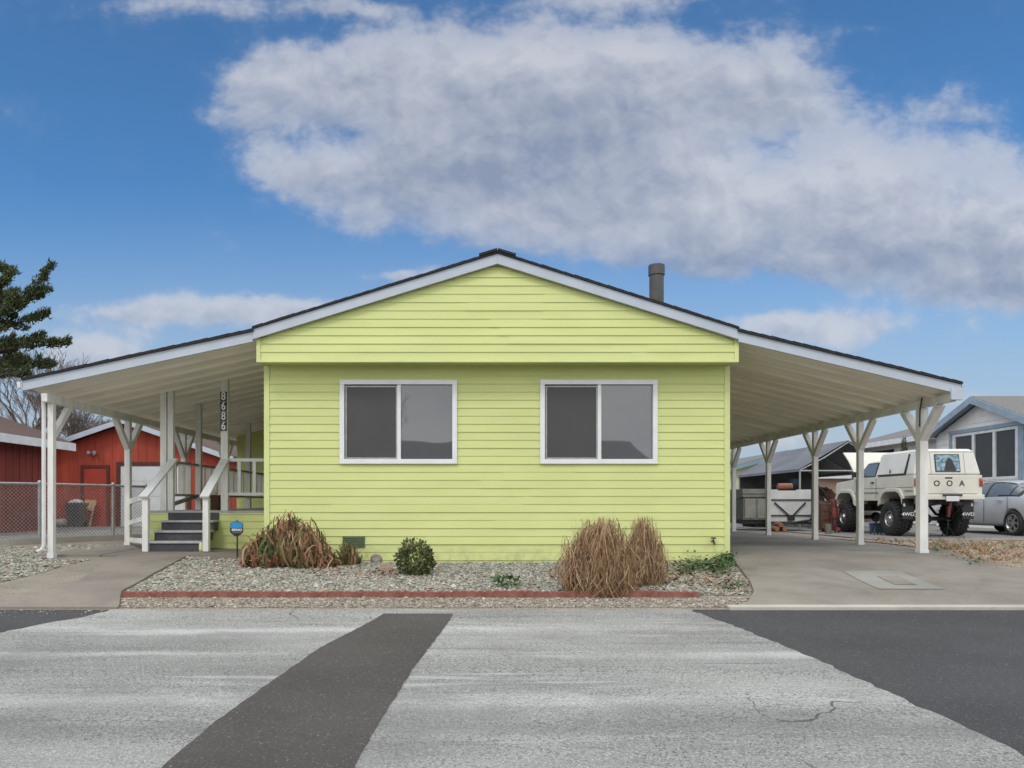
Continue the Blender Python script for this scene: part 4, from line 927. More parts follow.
for y, w_ in ((w1-.30, .22), (w0+.12, .14)): b = MB(); b.box(NX-.06, NX-.02, y-.0, y+w_, wz0-.1, wz1+.03); b.build('shutter', M['blue'], nh)
b = MB(); b.box(NX-.075, NX-.02, w1-.30, w0+.26, wz1+.035, wz1+.16); b.build('window_head', M['blue'], nh)
# rear wing
siding('wall', (17.9, 36, 0), (0, -1, 0), (-1, 0, 0), 0, 3.5, lambda z: (0, 36-27.9), M['bluewhite'], nh, .2, seam=False)
b = MB(); b.prism([(17.3, 3.55), (21.5, 4.65), (30, 3.5), (30, 3.42), (21.5, 4.55), (17.3, 3.47)], 27.0, 36.4); b.build('roof', M['greyshingle'], nh)
b = MB(); b.box(17.24, 17.30, 27.9, 36.4, 3.33, 3.54); b.build('fascia', M['white'], nh)
b = MB(); b.box(17.95, 30, 27.95, 36, 0, 3.45); b.build('wing_core', M['bluewhite'], nh)
c = P(883, 452, 33); b = MB(); b.box(17.86, 17.9, 32.4, 34.2, 2.3, 3.2); b.build('dark_window', M['dark'], nh)
rr = random.Random(77); b = MB(); c = P(904, 470, 29.0)
leafball(b, Vector((c.x, 29, 1.3)), .22, .22, .0, 1, .1, rr, False)
for _ in range(1500):
    u = rr.random()**.7; z = 3.35-u*3.2; r_ = .05+.33*u**.8; a = rr.uniform(0, 6.28); q = math.sqrt(rr.random())
    p = Vector((c.x+math.cos(a)*r_*q, 29+math.sin(a)*r_*q, z)); e1 = Vector((math.cos(a)*.4, math.sin(a)*.4, 1)).normalized(); e2 = Vector((-math.sin(a), math.cos(a), rr.uniform(-.4, .4)))
    b.add([p-e2*.02, p+e2*.02, p+e1*.16], [(0, 1, 2)])
b.tube([(c.x, 29, 0), (c.x, 29, 2.8)], [.05, .015], 6)
tag(b.build('cypress_shrub', M['cedar'], fix=False), 'narrow dark cypress against the white house behind the pickup', 'shrub')

# ------------------------------------------------------------------ vehicles
def wheel(parent, x, y, z, Rr, w, rim, side, lug=False, nsp=6):
    wh = bpy.data.objects.new('wheel', None); COL.objects.link(wh); wh.parent = parent
    b = MB(); h = w/2; rb = Rr-(.018 if lug else .0)
    b.lathe([(rim, -h*.86), (rim+.04, -h), (rb-.05, -h), (rb-.012, -h*.88), (rb, -h*.6), (rb, h*.6), (rb-.012, h*.88), (rb-.05, h), (rim+.04, h), (rim, h*.86), (rim, -h*.86)], (x, y, z), 'x', 36)
    if lug:
        for k in range(26):
            for sx, ph in ((-.62, 0), (0, .5), (.62, 0)):
                t = 2*math.pi*(k+ph)/26; c, s = math.cos(t), math.sin(t); ct = Vector((x+sx*h, y+c*rb, z+s*rb)); rd = Vector((0, c, s)); tg = Vector((0, -s, c))
                b.bar(ct-rd*.02, ct+rd*.02, h*.5, .052, tg)
    b.build('tyre', M['rubber'], wh, smooth=False)
    b = MB(); o = x+side*h*.8
    b.lathe([(rim, -side*h*1.5), (rim, 0), (rim-.018, side*.008), (rim-.035, -side*.03), (rim-.05, -side*.055)], (o, y, z), 'x', 28)
    if lug:
        b.lathe([(rim-.05, -side*.055), (rim*.55, -side*.015), (rim*.42, 0), (rim*.36, side*.03), (0, side*.035)], (o, y, z), 'x', 20)
    else:
        b.lathe([(.075, -side*.03), (.07, side*.0), (0, side*.005)], (o, y, z), 'x', 16)
        for k in range(nsp):
            for dt in (-.13, .13):
                t = 2*math.pi*k/nsp; p = Vector((o-side*.02, y+.05*math.cos(t), z+.05*math.sin(t))); q = Vector((o-side*.012, y+(rim-.02)*math.cos(t+dt), z+(rim-.02)*math.sin(t+dt)))
                b.bar(p, q, .03, .03, (1, 0, 0))
    b.build('rim', M['alloy'], wh, smooth=False)
    b = MB(); b.lathe([(0, 0), (rim-.03, 0)], (x+side*h*.1, y, z), 'x', 20)
    if lug:
        for k in range(8):
            t = 2*math.pi*k/8; b.lathe([(0, 0), (.024, 0), (.024, side*.012), (0, side*.012)], (o-side*.022, y+rim*.68*math.cos(t), z+rim*.68*math.sin(t)), 'x', 8)
    b.build('rim_shadow_gaps', M['chassis'], wh)
    return wh
def sarch(cy, k=0.0):
    return [(cy-.52-k, .80-k*.5), (cy-.47-k, .97+k*.5), (cy-.36-k*.6, 1.09+k), (cy-.24, 1.13+k), (cy+.22, 1.13+k), (cy+.36+k*.6, 1.08+k), (cy+.47+k, .95+k*.5), (cy+.53+k, .80-k*.5)]
def arch(cy, cz, r, n=9):                               # points over a wheel arch, front to back order along +y
    return [(cy-r*math.cos(math.pi*i/n), cz+r*math.sin(math.pi*i/n)) for i in range(n+1)]
def taper(o, fn):
    for v in o.data.vertices: v.co = fn(v.co)

tk = empty('pickup_truck', (0, 0, 0), 'lifted cream pickup with white camper shell and open hood beside the carport', 'pickup truck')
HW = .83; wb_ = 2.42; wz = .44
prof = [(-1.0, 1.02)]
prof += [(-.60, 1.0)]+[(p[0], p[1]) for p in sarch(0)]+[(.62, .90), (.75, .90), (1.75, .90), (1.9, .90)]+sarch(wb_)+[(2.98, .98), (3.0, 1.06), (3.0, 1.36), (2.93, 1.43), (1.95, 1.50), (1.86, 1.52), (-1.0, 1.52)]
b = MB(); b.prism(prof, -HW, HW, 'x'); body = b.build('body', M['truck'], tk, bevel=.035, seg=3)
for s in (-1, 1):                                       # wheel-arch flares, door seams
    for cy in (0, wb_):
        b = MB(); ar = sarch(cy, -.004); ar2 = sarch(cy, .095)
        b.prism(ar+ar2[::-1], s*(HW-.02), s*(HW+.035), 'x'); b.build('fender_flare', M['truck'], tk, bevel=.015, seg=2)
    b = MB()
    for yy in (.74, 1.80): b.box(s*(HW+.001)-.002, s*(HW+.001)+.002, yy-.008, yy+.008, .97, 1.5)
    b.box(s*(HW+.001)-.002, s*(HW+.001)+.002, -.98, 1.8, 1.222, 1.232); b.build('panel_seam', M['chassis'], tk)
    b = MB(); b.box(min(s*HW, s*(HW+.03)), max(s*HW, s*(HW+.03)), .84, .98, 1.37, 1.40); b.build('door_handle', M['blackmetal'], tk)
    b = MB(); b.box(min(s*(HW+.02), s*(HW+.19)), max(s*(HW+.02), s*(HW+.19)), 1.60, 1.68, 1.55, 1.70); b.build('side_mirror', M['blackmetal'], tk, bevel=.015)
def hull(b, lo, hi, z0, z1):                            # lo/hi: (x half, y0, y1)
    b.add([(-lo[0], lo[1], z0), (lo[0], lo[1], z0), (lo[0], lo[2], z0), (-lo[0], lo[2], z0), (-hi[0], hi[1], z1), (hi[0], hi[1], z1), (hi[0], hi[2], z1), (-hi[0], hi[2], z1)],
          [(3, 2, 1, 0), (4, 5, 6, 7), (0, 1, 5, 4), (1, 2, 6, 5), (2, 3, 7, 6), (3, 0, 4, 7)])
b = MB(); hull(b, (.80, .76, 1.92), (.66, .80, 1.38), 1.515, 1.96); b.build('cab', M['truck'], tk, bevel=.04, seg=3)
def quad(name, pts, mat, off, parent):
    pts = [Vector(p) for p in pts]; n = (pts[1]-pts[0]).cross(pts[2]-pts[0]).normalized()
    if n.dot(Vector(off)) < 0: n = -n
    e = n*.008; b = MB(); b.add([p+e for p in pts]+[p-e for p in pts], [(0, 1, 2, 3), (7, 6, 5, 4), (0, 4, 5, 1), (1, 5, 6, 2), (2, 6, 7, 3), (3, 7, 4, 0)]); return b.build(name, mat, parent)
for s in (-1, 1):
    quad('window_trim', [(s*.7855, .83, 1.535), (s*.7855, 1.80, 1.535), (s*.683, 1.385, 1.915), (s*.683, .84, 1.915)], M['blackmetal'], (s, 0, 0), tk)
    b = MB(); b.box(min(s*HW, s*(HW+.012)), max(s*HW, s*(HW+.012)), -.95, -.60, 1.13, 1.16); b.box(min(s*HW, s*(HW+.012)), max(s*HW, s*(HW+.012)), .62, 1.86, 1.10, 1.135); b.build('body_moulding', M['khakipale'], tk)
    b = MB(); b.box(min(s*HW, s*(HW+.006)), max(s*HW, s*(HW+.006)), -.55, -.40, 1.28, 1.42); b.build('fuel_flap', M['truck'], tk, bevel=.004)
for s in (-1, 1): quad('side_window', [(s*.791, .87, 1.56), (s*.791, 1.74, 1.56), (s*.694, 1.35, 1.89), (s*.694, .88, 1.89)], M['carglass'], (s, 0, 0), tk)
quad('windshield', [(-.72, 1.86, 1.565), (.72, 1.86, 1.565), (.61, 1.45, 1.90), (-.61, 1.45, 1.90)], M['carglass'], (0, 1, 1), tk)
# camper shell
b = MB(); hull(b, (.815, -.99, .74), (.70, -.90, .72), 1.525, 2.10); sh = b.build('camper_shell', M['shell'], tk, bevel=.05, seg=3)
b = MB(); hull(b, (.715, -.93, .735), (.60, -.85, .68), 2.085, 2.165); b.build('shell_roof', M['shell'], sh, bevel=.035, seg=3)
for s in (-1, 1):
    quad('side_hatch', [(s*.822, -.55, 1.58), (s*.822, .66, 1.58), (s*.728, .66, 2.06), (s*.728, -.62, 2.06)], M['shell'], (s, 0, 0), sh)
    quad('hatch_seal', [(s*.825, -.63, 1.555), (s*.825, -.56, 1.555), (s*.728, -.62, 2.06), (s*.728, -.655, 2.06)], M['chassis'], (s, 0, 0), sh)
    quad('hatch_gap', [(s*.826, -.62, 1.545), (s*.826, .68, 1.545), (s*.820, .68, 1.575), (s*.820, -.62, 1.575)], M['chassis'], (s, 0, 0), sh)
    b = MB(); b.lathe([(0, 0), (.022, 0), (.022, .02), (0, .02)], (s*.83-.01, .06, 1.63), 'x', 8); b.box(s*.832-.006, s*.832+.006, .05, .07, 1.62, 1.70); b.build('hatch_latch', M['blackmetal'], sh)
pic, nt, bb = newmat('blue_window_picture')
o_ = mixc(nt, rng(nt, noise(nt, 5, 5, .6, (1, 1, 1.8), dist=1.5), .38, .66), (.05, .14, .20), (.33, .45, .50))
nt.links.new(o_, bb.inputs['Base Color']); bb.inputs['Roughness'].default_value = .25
pz = lambda z: -.99+(z-1.525)/.575*.09-.012
quad('rear_glass_seal', [(-.295, pz(1.60), 1.60), (.305, pz(1.60), 1.60), (.305, pz(2.03), 2.03), (-.295, pz(2.03), 2.03)], M['chassis'], (0, -1, 0), sh)
quad('rear_window', [(-.275, pz(1.62)-.006, 1.62), (.285, pz(1.62)-.006, 1.62), (.285, pz(2.01)-.006, 2.01), (-.275, pz(2.01)-.006, 2.01)], pic, (0, -1, 0), sh)
b = MB(); mp = [(-.10, 1.625), (.20, 1.625), (.17, 1.76), (.12, 1.86), (.085, 1.93), (.02, 1.93), (-.03, 1.85), (-.06, 1.75)]
b.add([(x_, pz(z_)-.0155, z_) for x_, z_ in mp]+[(x_, pz(z_)-.010, z_) for x_, z_ in mp], [tuple(range(8))]+[(i, i+8, (i+1) % 8+8, (i+1) % 8) for i in range(8)]); b.build('dark_window_shape', M['signblack'], sh)
b = MB()
for s, xx in ((1, -.40), (1, .42)): b.add([(xx-.004, pz(1.56)+.001, 1.56), (xx+.004, pz(1.56)+.001, 1.56), (xx+.004, pz(2.06)+.001, 2.06), (xx-.004, pz(2.06)+.001, 2.06)], [(0, 1, 2, 3)])
b.build('shell_seam', M['khaki'], sh, fix=False)
# tailgate, lettering, bumper, plate, lamps
b = MB(); b.box(-.70, .70, -1.022, -1.0, 1.07, 1.50); tg_ = b.build('tailgate', M['truck'], tk, bevel=.008)
for xx, ch in ((-.29, 'O'), (.02, 'O'), (.32, 'A')): text('lettering', ch, .19, M['signblack'], tg_, (xx, -1.024, 1.31), (math.pi/2, 0, 0), .003)
b = MB(); b.box(-.09, .09, -1.03, -1.018, 1.43, 1.465); b.build('tailgate_handle', M['blackmetal'], tg_, bevel=.006)
for s in (-1, 1):
    b = MB(); b.box(min(s*.755, s*.828), max(s*.755, s*.828), -1.025, -1.0, 1.24, 1.44); tl = b.build('tail_light', M['redlens'], tk, bevel=.006)
    b = MB(); b.box(min(s*.762, s*.82), max(s*.762, s*.82), -1.031, -1.024, 1.385, 1.43); b.build('indicator_lens', M['orangelens'], tl)
b = MB(); b.box(-.80, .80, -1.14, -1.02, .92, 1.045); bp = b.build('rear_bumper', M['truck'], tk, bevel=.02)
b = MB(); b.box(-.22, .24, -1.175, -1.03, 1.01, 1.05); b.build('plate_light', M['blackmetal'], bp)
b = MB(); b.box(-.15, .16, -1.175, -1.162, .885, 1.03); lp = b.build('licence_plate', pmat('plate_white', (.6, .6, .62), .4, .15, 40), bp)
# chassis, axles, suspension, mud flaps
b = MB()
for s in (-.42, .42): b.box(s-.04, s+.04, -.95, 3.0, .80, .93)
b.box(-.6, .6, -.93, -.85, .80, .92)
for yy in (0, wb_): b.tube([(-.78, yy, wz), (.78, yy, wz)], .055, 10); b.lathe([(0, -.13), (.1, -.12), (.145, 0), (.1, .12), (0, .13)], (.05, yy, wz), 'y', 12)
b.box(-.35, .35, 1.9, 2.9, .62, .98); b.tube([(.05, .1, wz+.05), (.05, 1.6, .72)], .04, 8); b.box(-.3, .3, 1.0, 1.8, .62, .85)
for s in (-.55, .55):
    b.tube([(s, -.72, .86), (s*1.0, -.3, .52), (s, .0, .50), (s, .4, .55), (s, .8, .86)], .035, 6)
    b.tube([(s*1.15, -.2, .40), (s*.7, -.5, .95)], .04, 8); b.tube([(s, wb_-.3, .45), (s*.8, wb_-.1, 1.1)], .04, 8)
b.tube([(-.2, -1.05, .86), (-.55, -.55, .72), (-.62, .2, .7)], .045, 8)
b.tube([(.1, -1.12, .84), (.5, -.8, .82), (.62, -.5, .78)], .055, 8); b.box(-.62, .62, .25, .72, .82, .95)
b.build('chassis', M['chassis'], tk)
b = MB(); b.tube([(.0, -1.1, .86), (-.05, -1.08, .50)], .035, 6); b.box(-.07, -.03, -1.12, -1.05, .52, .76); b.build('tow_bracket', M['trimbrown'], tk)
for s in (-1, 1):
    b = MB(); b.box(s*.745-.14, s*.745+.14, -.60, -.585, .44, .95); mf = b.build('mud_flap', M['signblack'], tk)
    text('lettering', '4WD', .118, M['lettering'], mf, (s*.745, -.603, .56), (math.pi/2, 0, 0), .002, 1.15)
# open hood, grille
b = MB(); hv = []; hinge = (1.95, 1.51)
nseg = 6; ang = math.radians(46)
for i in range(nseg+1):
    u = i/nseg; l = 1.12*u
    yy = hinge[0]+l*math.cos(ang)-.03*math.sin(math.pi*u); zz = hinge[1]+l*math.sin(ang)+.05*math.sin(math.pi*u)
    hv += [(-.74, yy, zz), (.74, yy, zz), (.74, yy+.028, zz-.028), (-.74, yy+.028, zz-.028)]
hf = []
for i in range(nseg):
    for k in range(4): hf.append((i*4+k, i*4+(k+1) % 4, (i+1)*4+(k+1) % 4, (i+1)*4+k))
hf += [(0, 1, 2, 3), (nseg*4, nseg*4+1, nseg*4+2, nseg*4+3)]
b.add(hv, hf); b.build('open_hood', M['truck'], tk, bevel=.008)
b = MB(); b.tube([(.6, 2.8, 1.42), (.55, 2.45, 1.98)], .01, 6); b.build('hood_prop', M['blackmetal'], tk)
b = MB(); b.box(-.70, .70, 2.0, 2.85, 1.44, 1.505); b.box(-.3, .25, 2.2, 2.8, 1.47, 1.56); b.build('engine_bay', M['chassis'], tk)
b = MB(); b.box(-.5, .5, 3.0, 3.02, 1.12, 1.34); b.build('grille', M['blackmetal'], tk); 
for s in (-1, 1): b = MB(); b.lathe([(0, 0), (.1, 0), (.1, .03), (0, .04)], (s*.64, 2.99, 1.24), 'y', 14); b.build('headlight', M['alloy'], tk)
b = MB(); b.box(-.82, .82, 3.03, 3.15, .92, 1.06); b.build('front_bumper', M['blackmetal'], tk, bevel=.02)
for s in (-1, 1):
    wheel(tk, s*.76, 0, wz, wz, .32, .205, s, True); wheel(tk, s*.76, wb_, wz, wz, .32, .205, s, True)
TX, TY = 11.36, 19.2; tk.location = (TX, TY, g(TX, TY)+.03)
# jack stands behind the tyres
for px, d in ((876, 19.9), (948, 18.9)):
    c = P(px, 538, d); z0 = g(c.x, d)+.03; b = MB()
    for dx, dy in ((-.1, -.1), (.1, -.1), (.1, .1), (-.1, .1)): b.bar((c.x+dx, d+dy, z0), (c.x+dx*.3, d+dy*.3, z0+.22), .025, .025)
    b.tube([(c.x, d, z0+.18), (c.x, d, z0+.40)], .025, 8); b.box(c.x-.06, c.x+.06, d-.03, d+.03, z0+.39, z0+.42)
    tag(b.build('jack_stand', M['blackmetal']), 'black jack stand under the pickup beside its %s' % ('left rear tyre' if px < 900 else 'right rear tyre'), 'jack stand', 'jack stands under the pickup')
c = P(877, 532, 22.2); z0 = g(c.x, 22.2)+.03; b = MB(); b.box(c.x-.2, c.x+.2, 22.0, 22.25, z0, z0+.2); b.box(c.x-.21, c.x+.21, 21.99, 22.26, z0+.2, z0+.25); b.tube([(c.x-.1, 22.12, z0+.25), (c.x-.1, 22.12, z0+.31), (c.x+.1, 22.12, z0+.31), (c.x+.1, 22.12, z0+.25)], .012, 6)
tag(b.build('tool_box', M['bluebox'], bevel=.01), 'blue plastic tool box on the ground under the pickup', 'tool box')

# sedan
cd = empty('silver_sedan', (0, 0, 0), 'silver four-door sedan parked to the right of the pickup', 'car')
st_l = [  # y, half width low/mid/belt, z bottom, z belt, roof half, z roof
 (-.98, .62, .70, .66, .42, .92, .50, .95), (-.90, .76, .83, .78, .30, 1.00, .60, 1.04), (-.60, .82, .87, .82, .24, 1.03, .62, 1.09), (-.25, .83, .88, .83, .22, 1.04, .60, 1.20), (.15, .84, .88, .83, .21, 1.02, .59, 1.37),
 (.6, .84, .88, .83, .20, 1.00, .58, 1.45), (1.2, .84, .88, .83, .20, .98, .58, 1.47), (1.8, .84, .88, .83, .20, .96, .57, 1.43), (2.2, .84, .88, .82, .20, .95, .56, 1.30), (2.6, .84, .88, .81, .20, .93, .58, 1.10), (2.9, .83, .87, .79, .21, .90, .60, .97), (3.3, .80, .84, .74, .22, .82, .52, .86), (3.58, .66, .70, .60, .28, .70, .40, .74)]
b = MB(); ring = []
for (y, wl_, wm, wbl, zb_, zbe, wr_, zr_) in st_l:
    zm = (zb_+zbe)*.55
    half = [(wl_*.85, zb_), (wl_, zb_+.10), (wm, zm), (wbl, zbe), (wr_*1.0+.0, zr_-.055), (wr_*.62, zr_-.008)]
    ring.append([(-x_, y, z_) for x_, z_ in half]+[(x_, y, z_) for x_, z_ in half[::-1]])
m_ = len(ring[0]); vs = [p for r_ in ring for p in r_]
fs = [(i*m_+k, i*m_+(k+1) % m_, (i+1)*m_+(k+1) % m_, (i+1)*m_+k) for i in range(len(ring)-1) for k in range(m_)]
fs += [tuple(range(m_)), tuple((len(ring)-1)*m_+k for k in range(m_))]
cb = b.add(vs, fs).build('body', M['silver'], cd)
md = cb.modifiers.new('sub', 'SUBSURF'); md.levels = md.render_levels = 3
cut = MB()
for yy in (0, 2.7): cut.lathe([(0, -1.2), (.365, -1.2), (.365, 1.2), (0, 1.2)], (0, yy, .335), 'x', 32)
ct = cut.build('cutter', M['dark'])
md2 = cb.modifiers.new('arch', 'BOOLEAN'); md2.object = ct; md2.operation = 'DIFFERENCE'; md2.solver = 'EXACT'
bpy.context.view_layer.update()
me = bpy.data.meshes.new_from_object(cb.evaluated_get(bpy.context.evaluated_depsgraph_get())); cb.modifiers.clear(); cb.data = me; bpy.data.objects.remove(ct)
me.polygons.foreach_set('use_smooth', [True]*len(me.polygons)); me.materials.clear(); me.materials.append(M['silver'])
def split(src, name, mat, test, parent, push=.004):
    bm = bmesh.new(); bm.from_mesh(src.data); dele = [f for f in bm.faces if not test(f)]
    bmesh.ops.delete(bm, geom=dele, context='FACES')
    for v in bm.verts: v.co += v.normal*push
    m2 = bpy.data.meshes.new(name); bm.to_mesh(m2); bm.free(); m2.materials.clear(); m2.materials.append(mat)
    for p in m2.polygons: p.material_index = 0
    o = bpy.data.objects.new(name, m2); COL.objects.link(o); o.parent = parent; return o
def beltz(y): return 1.035 if y < .2 else 1.035-.035*(y-.2)
for s in (-1, 1):
    def tst(f, s=s):
        c = f.calc_center_median(); rz = np.interp(c.y, [q[0] for q in st_l], [q[7] for q in st_l])
        return c.x*s > .42 and -.24 < c.y < 2.2 and beltz(c.y)-.02 < c.z < rz-.06 and f.normal.x*s > .25
    split(cb, 'window_surround', M['blackmetal'], tst, cd, .002)
    for nm, a_, c_ in (('rear_quarter_window', -.12, .18), ('rear_side_window', .22, 1.02), ('front_side_window', 1.10, 2.1)):
        def tst(f, s=s, a_=a_, c_=c_):
            c = f.calc_center_median(); n = f.normal
            rz = np.interp(c.y, [q[0] for q in st_l], [q[7] for q in st_l])
            return c.x*s > .45 and a_ < c.y < c_ and c.z > beltz(c.y)+.01 and c.z < rz-.085 and n.x*s > .3
        split(cb, nm, M['carglass'], tst, cd)
    b = MB(); b.box(min(s*.86, s*.90), max(s*.86, s*.90), .36, .56, .90, .925); b.box(min(s*.86, s*.90), max(s*.86, s*.90), 1.36, 1.56, .88, .905); b.build('door_handle', M['silver'], cd, bevel=.008)
    b = MB(); b.box(s*.875-.004, s*.875+.004, .16, .168, .34, 1.0); b.box(s*.877-.004, s*.877+.004, 1.06, 1.068, .30, .98); b.build('door_seam', M['chassis'], cd)
    b = MB(); b.box(min(s*.80, s*1.0), max(s*.80, s*1.0), 2.0, 2.12, .98, 1.10); b.build('side_mirror', M['silver'], cd, bevel=.03)
    b = MB(); b.box(min(s*.5, s*.76), max(s*.5, s*.76), -.985, -.90, .80, .95); b.build('tail_light', M['redlens'], cd, bevel=.02)
    wheel(cd, s*.78, 0, .325, .325, .20, .235, s); wheel(cd, s*.78, 2.7, .325, .325, .20, .235, s)
split(cb, 'rear_windshield', M['carglass'], lambda f: -.52 < f.calc_center_median().y < .28 and abs(f.calc_center_median().x) < .56 and f.normal.z > .5 and f.calc_center_median().z > 1.06, cd)
split(cb, 'windshield', M['carglass'], lambda f: 1.95 < f.calc_center_median().y < 2.75 and abs(f.calc_center_median().x) < .58 and f.normal.z > .5 and f.calc_center_median().z > .98, cd)
b = MB(); b.box(-.72, .72, -.9, 3.4, .24, .32); b.box(-.6, .6, -.3, 3.1, .3, .6); b.build('underbody', M['chassis'], cd)
SX_, SY_ = 14.52, 19.25; cd.location = (SX_, SY_, g(SX_, SY_)+.03)

# ------------------------------------------------------------------ canopy, trailers and machinery beyond the carport
CXA, CW, CY0, CY1, CZA, CZE = 11.8, 1.55, 24.0, 29.7, 2.87, 1.95
cn = empty('canopy_tent', (CXA, CY0, 0), 'dark grey peaked tarp canopy on metal legs behind the pickup', 'canopy')
b = MB()
for s in (-1, 1):
    nY, nX = 18, 8; vs, fs = [], []
    for i in range(nY+1):
        for k in range(nX+1):
            u = k/nX; y = CY0+(CY1-CY0)*i/nY; sag = -.03*math.sin(math.pi*u)*abs(math.sin(math.pi*i/nY*3))
            vs.append((CXA+s*CW*u*1.02, y, CZA-(CZA-CZE)*u+sag))
    for i in range(nY):
        for k in range(nX): a = i*(nX+1)+k; fs.append((a, a+1, a+nX+2, a+nX+1))
    b.add(vs, fs); nv = len(vs)
    b.add([(CXA+s*CW*1.02, CY0, CZE), (CXA+s*CW*1.02, CY1, CZE), (CXA+s*CW*1.03, CY1, CZE-.07), (CXA+s*CW*1.03, CY0, CZE-.07)], [(0, 1, 2, 3)])
tp_ = b.build('tarp', M['tarp'], cn, fix=False, smooth=False); md = tp_.modifiers.new('thick', 'SOLIDIFY'); md.thickness = .012; md.offset = -1
b = MB(); b.prism([(CXA-CW, CZE-.02), (CXA, CZA-.03), (CXA+CW, CZE-.02)], CY1-.02, CY1); b.box(CXA-CW, CXA+CW, CY1-.02, CY1, 0.05, CZE-.02); b.build('tarp_back', M['tarpdark'], cn)
for x in (CXA-CW, CXA+CW):
    for y in (CY0+.03, (CY0+CY1)/2, CY1-.05): b = MB(); b.tube([(x, y, 0), (x, y, CZE-.02)], .03, 8); b.build('leg', M['galv'], cn)
b = MB()
for y in (CY0+.03, (CY0+CY1)/2, CY1-.06): b.tube([(CXA-CW, y, CZE-.03), (CXA-CW*.5, y, (CZE+CZA)/2-.09), (CXA, y, CZA-.05), (CXA+CW*.5, y, (CZE+CZA)/2-.09), (CXA+CW, y, CZE-.03)], .022, 8)
for x, z in ((CXA-CW, CZE-.03), (CXA, CZA-.045), (CXA+CW, CZE-.03)): b.tube([(x, CY0, z), (x, CY1, z)], .025, 8)
b.tube([(CXA-CW, CY0, CZE-.05), (CXA+CW, CY0, CZE-.05)], .028, 8); b.build('roof_frame', M['galv'], cn)
# shelf with clutter inside the canopy
sf = empty('storage_shelf', (9.95, 25.6, 0), 'dark metal storage shelf under the left edge of the canopy', 'shelf')
b = MB()
for x in (10.42, 11.5):
    for y in (26.9, 27.4): b.box(x-.02, x+.02, y-.02, y+.02, 0.05, 1.7)
b.build('upright', M['blackmetal'], sf)
for z in (.5, 1.0, 1.5): b = MB(); b.box(10.42, 11.5, 26.9, 27.4, z, z+.03); b.build('shelf_board', M['rust'], sf)
rr = random.Random(8)
for i, z in enumerate((.53, 1.03, .53, 1.03, 1.53)):
    x = 10.5+i*.19; b = MB(); hh = rr.uniform(.18, .3); b.box(x, x+.17, 26.95, 27.3, z, z+hh); b.box(x-.006, x+.176, 26.944, 27.306, z+hh, z+hh+.025)
    tag(b.build('storage_box', M[('khaki', 'bin', 'rust', 'khakipale', 'bluebox')[i]], bevel=.006), '%s storage box on the shelf under the canopy' % ('olive green', 'dark grey', 'rusty brown', 'pale khaki', 'blue')[i], 'box', 'boxes on the canopy shelf')
# utility trailer with white ply side
TYd = 22.4
x0, x1 = P(771, 500, TYd).x, P(811, 500, TYd).x; zt_, zb_ = CZ+(VY-489.5)*TYd/F, CZ+(VY-521.5)*TYd/F
tr = empty('utility_trailer', ((x0+x1)/2, TYd, 0), 'small trailer with a white plywood side and dark V-shaped bracing', 'trailer')
b = MB(); b.box(x0, x1, TYd, TYd+.03, zb_, zt_); b.box(x0, x0+.03, TYd+.03, TYd+1.6, zb_, zt_); b.box(x1-.03, x1, TYd+.03, TYd+1.6, zb_, zt_); b.box(x0, x1, TYd+1.6, TYd+1.63, zb_, zt_); b.build('side_panel', M['plywhite'], tr)
b = MB(); b.box(x0+.03, x1-.03, TYd+.03, TYd+1.6, zb_, zb_+.05); b.build('bed', M['rust'], tr)
b = MB()
for py in (499.8, 515.5): z = CZ+(VY-py)*TYd/F; b.bar((x0, TYd-.02, z), (x1, TYd-.02, z), .03, .035)
for (pa, pb2_) in (((774, 502.5), (790, 517)), ((805, 502.5), (791, 517))): p_, q_ = P(*pa, TYd), P(*pb2_, TYd); b.bar((p_.x, TYd-.045, p_.z), (q_.x, TYd-.045, q_.z), .03, .04)
c = P(790.5, 518, TYd); b.box(c.x-.1, c.x+.1, TYd-.07, TYd-.02, c.z-.07, c.z+.08); b.build('bracing', M['blackmetal'], tr)
b = MB(); b.box(x0, x1, TYd+.02, TYd+1.6, zb_-.08, zb_-.01); b.tube([(x1, TYd+.8, zb_-.05), (x1+.9, TYd+.5, zb_-.05)], .04, 8); b.tube([(x0+.3, TYd-.2, .25), (x1+.25, TYd-.25, .42)], .03, 8); b.tube([(x1+.35, TYd-.1, .08), (x1-.15, TYd-.3, .42)], .025, 8); b.build('trailer_frame', M['chassis'], tr)
for yy in (TYd+.08, TYd+1.55):
    wheel(tr, 0, 0, 0, .26, .15, .14, 1).location = ((x0+x1)/2+.25-(x0+x1)/2, yy-TYd, .28); tr.children[-1].rotation_euler = (0, 0, math.pi/2*(-1 if yy < TYd+1 else 1))
c = P(781, 488.5, TYd+.4); b = MB(); b.lathe([(0, -.22), (.05, -.22), (.10, -.21), (.105, 0), (.10, .2), (.05, .21), (.045, .17), (0, .17)], (c.x+.02, TYd+.15, zt_+.09), 'x', 14)
b.box(c.x-.25, c.x+.3, TYd+.0, TYd+.3, zt_-.03, zt_-.0); tag(b.build('rolled_mat', M['orange'], smooth=False), 'orange brown rolled mat lying on the white trailer edge', 'rolled mat')
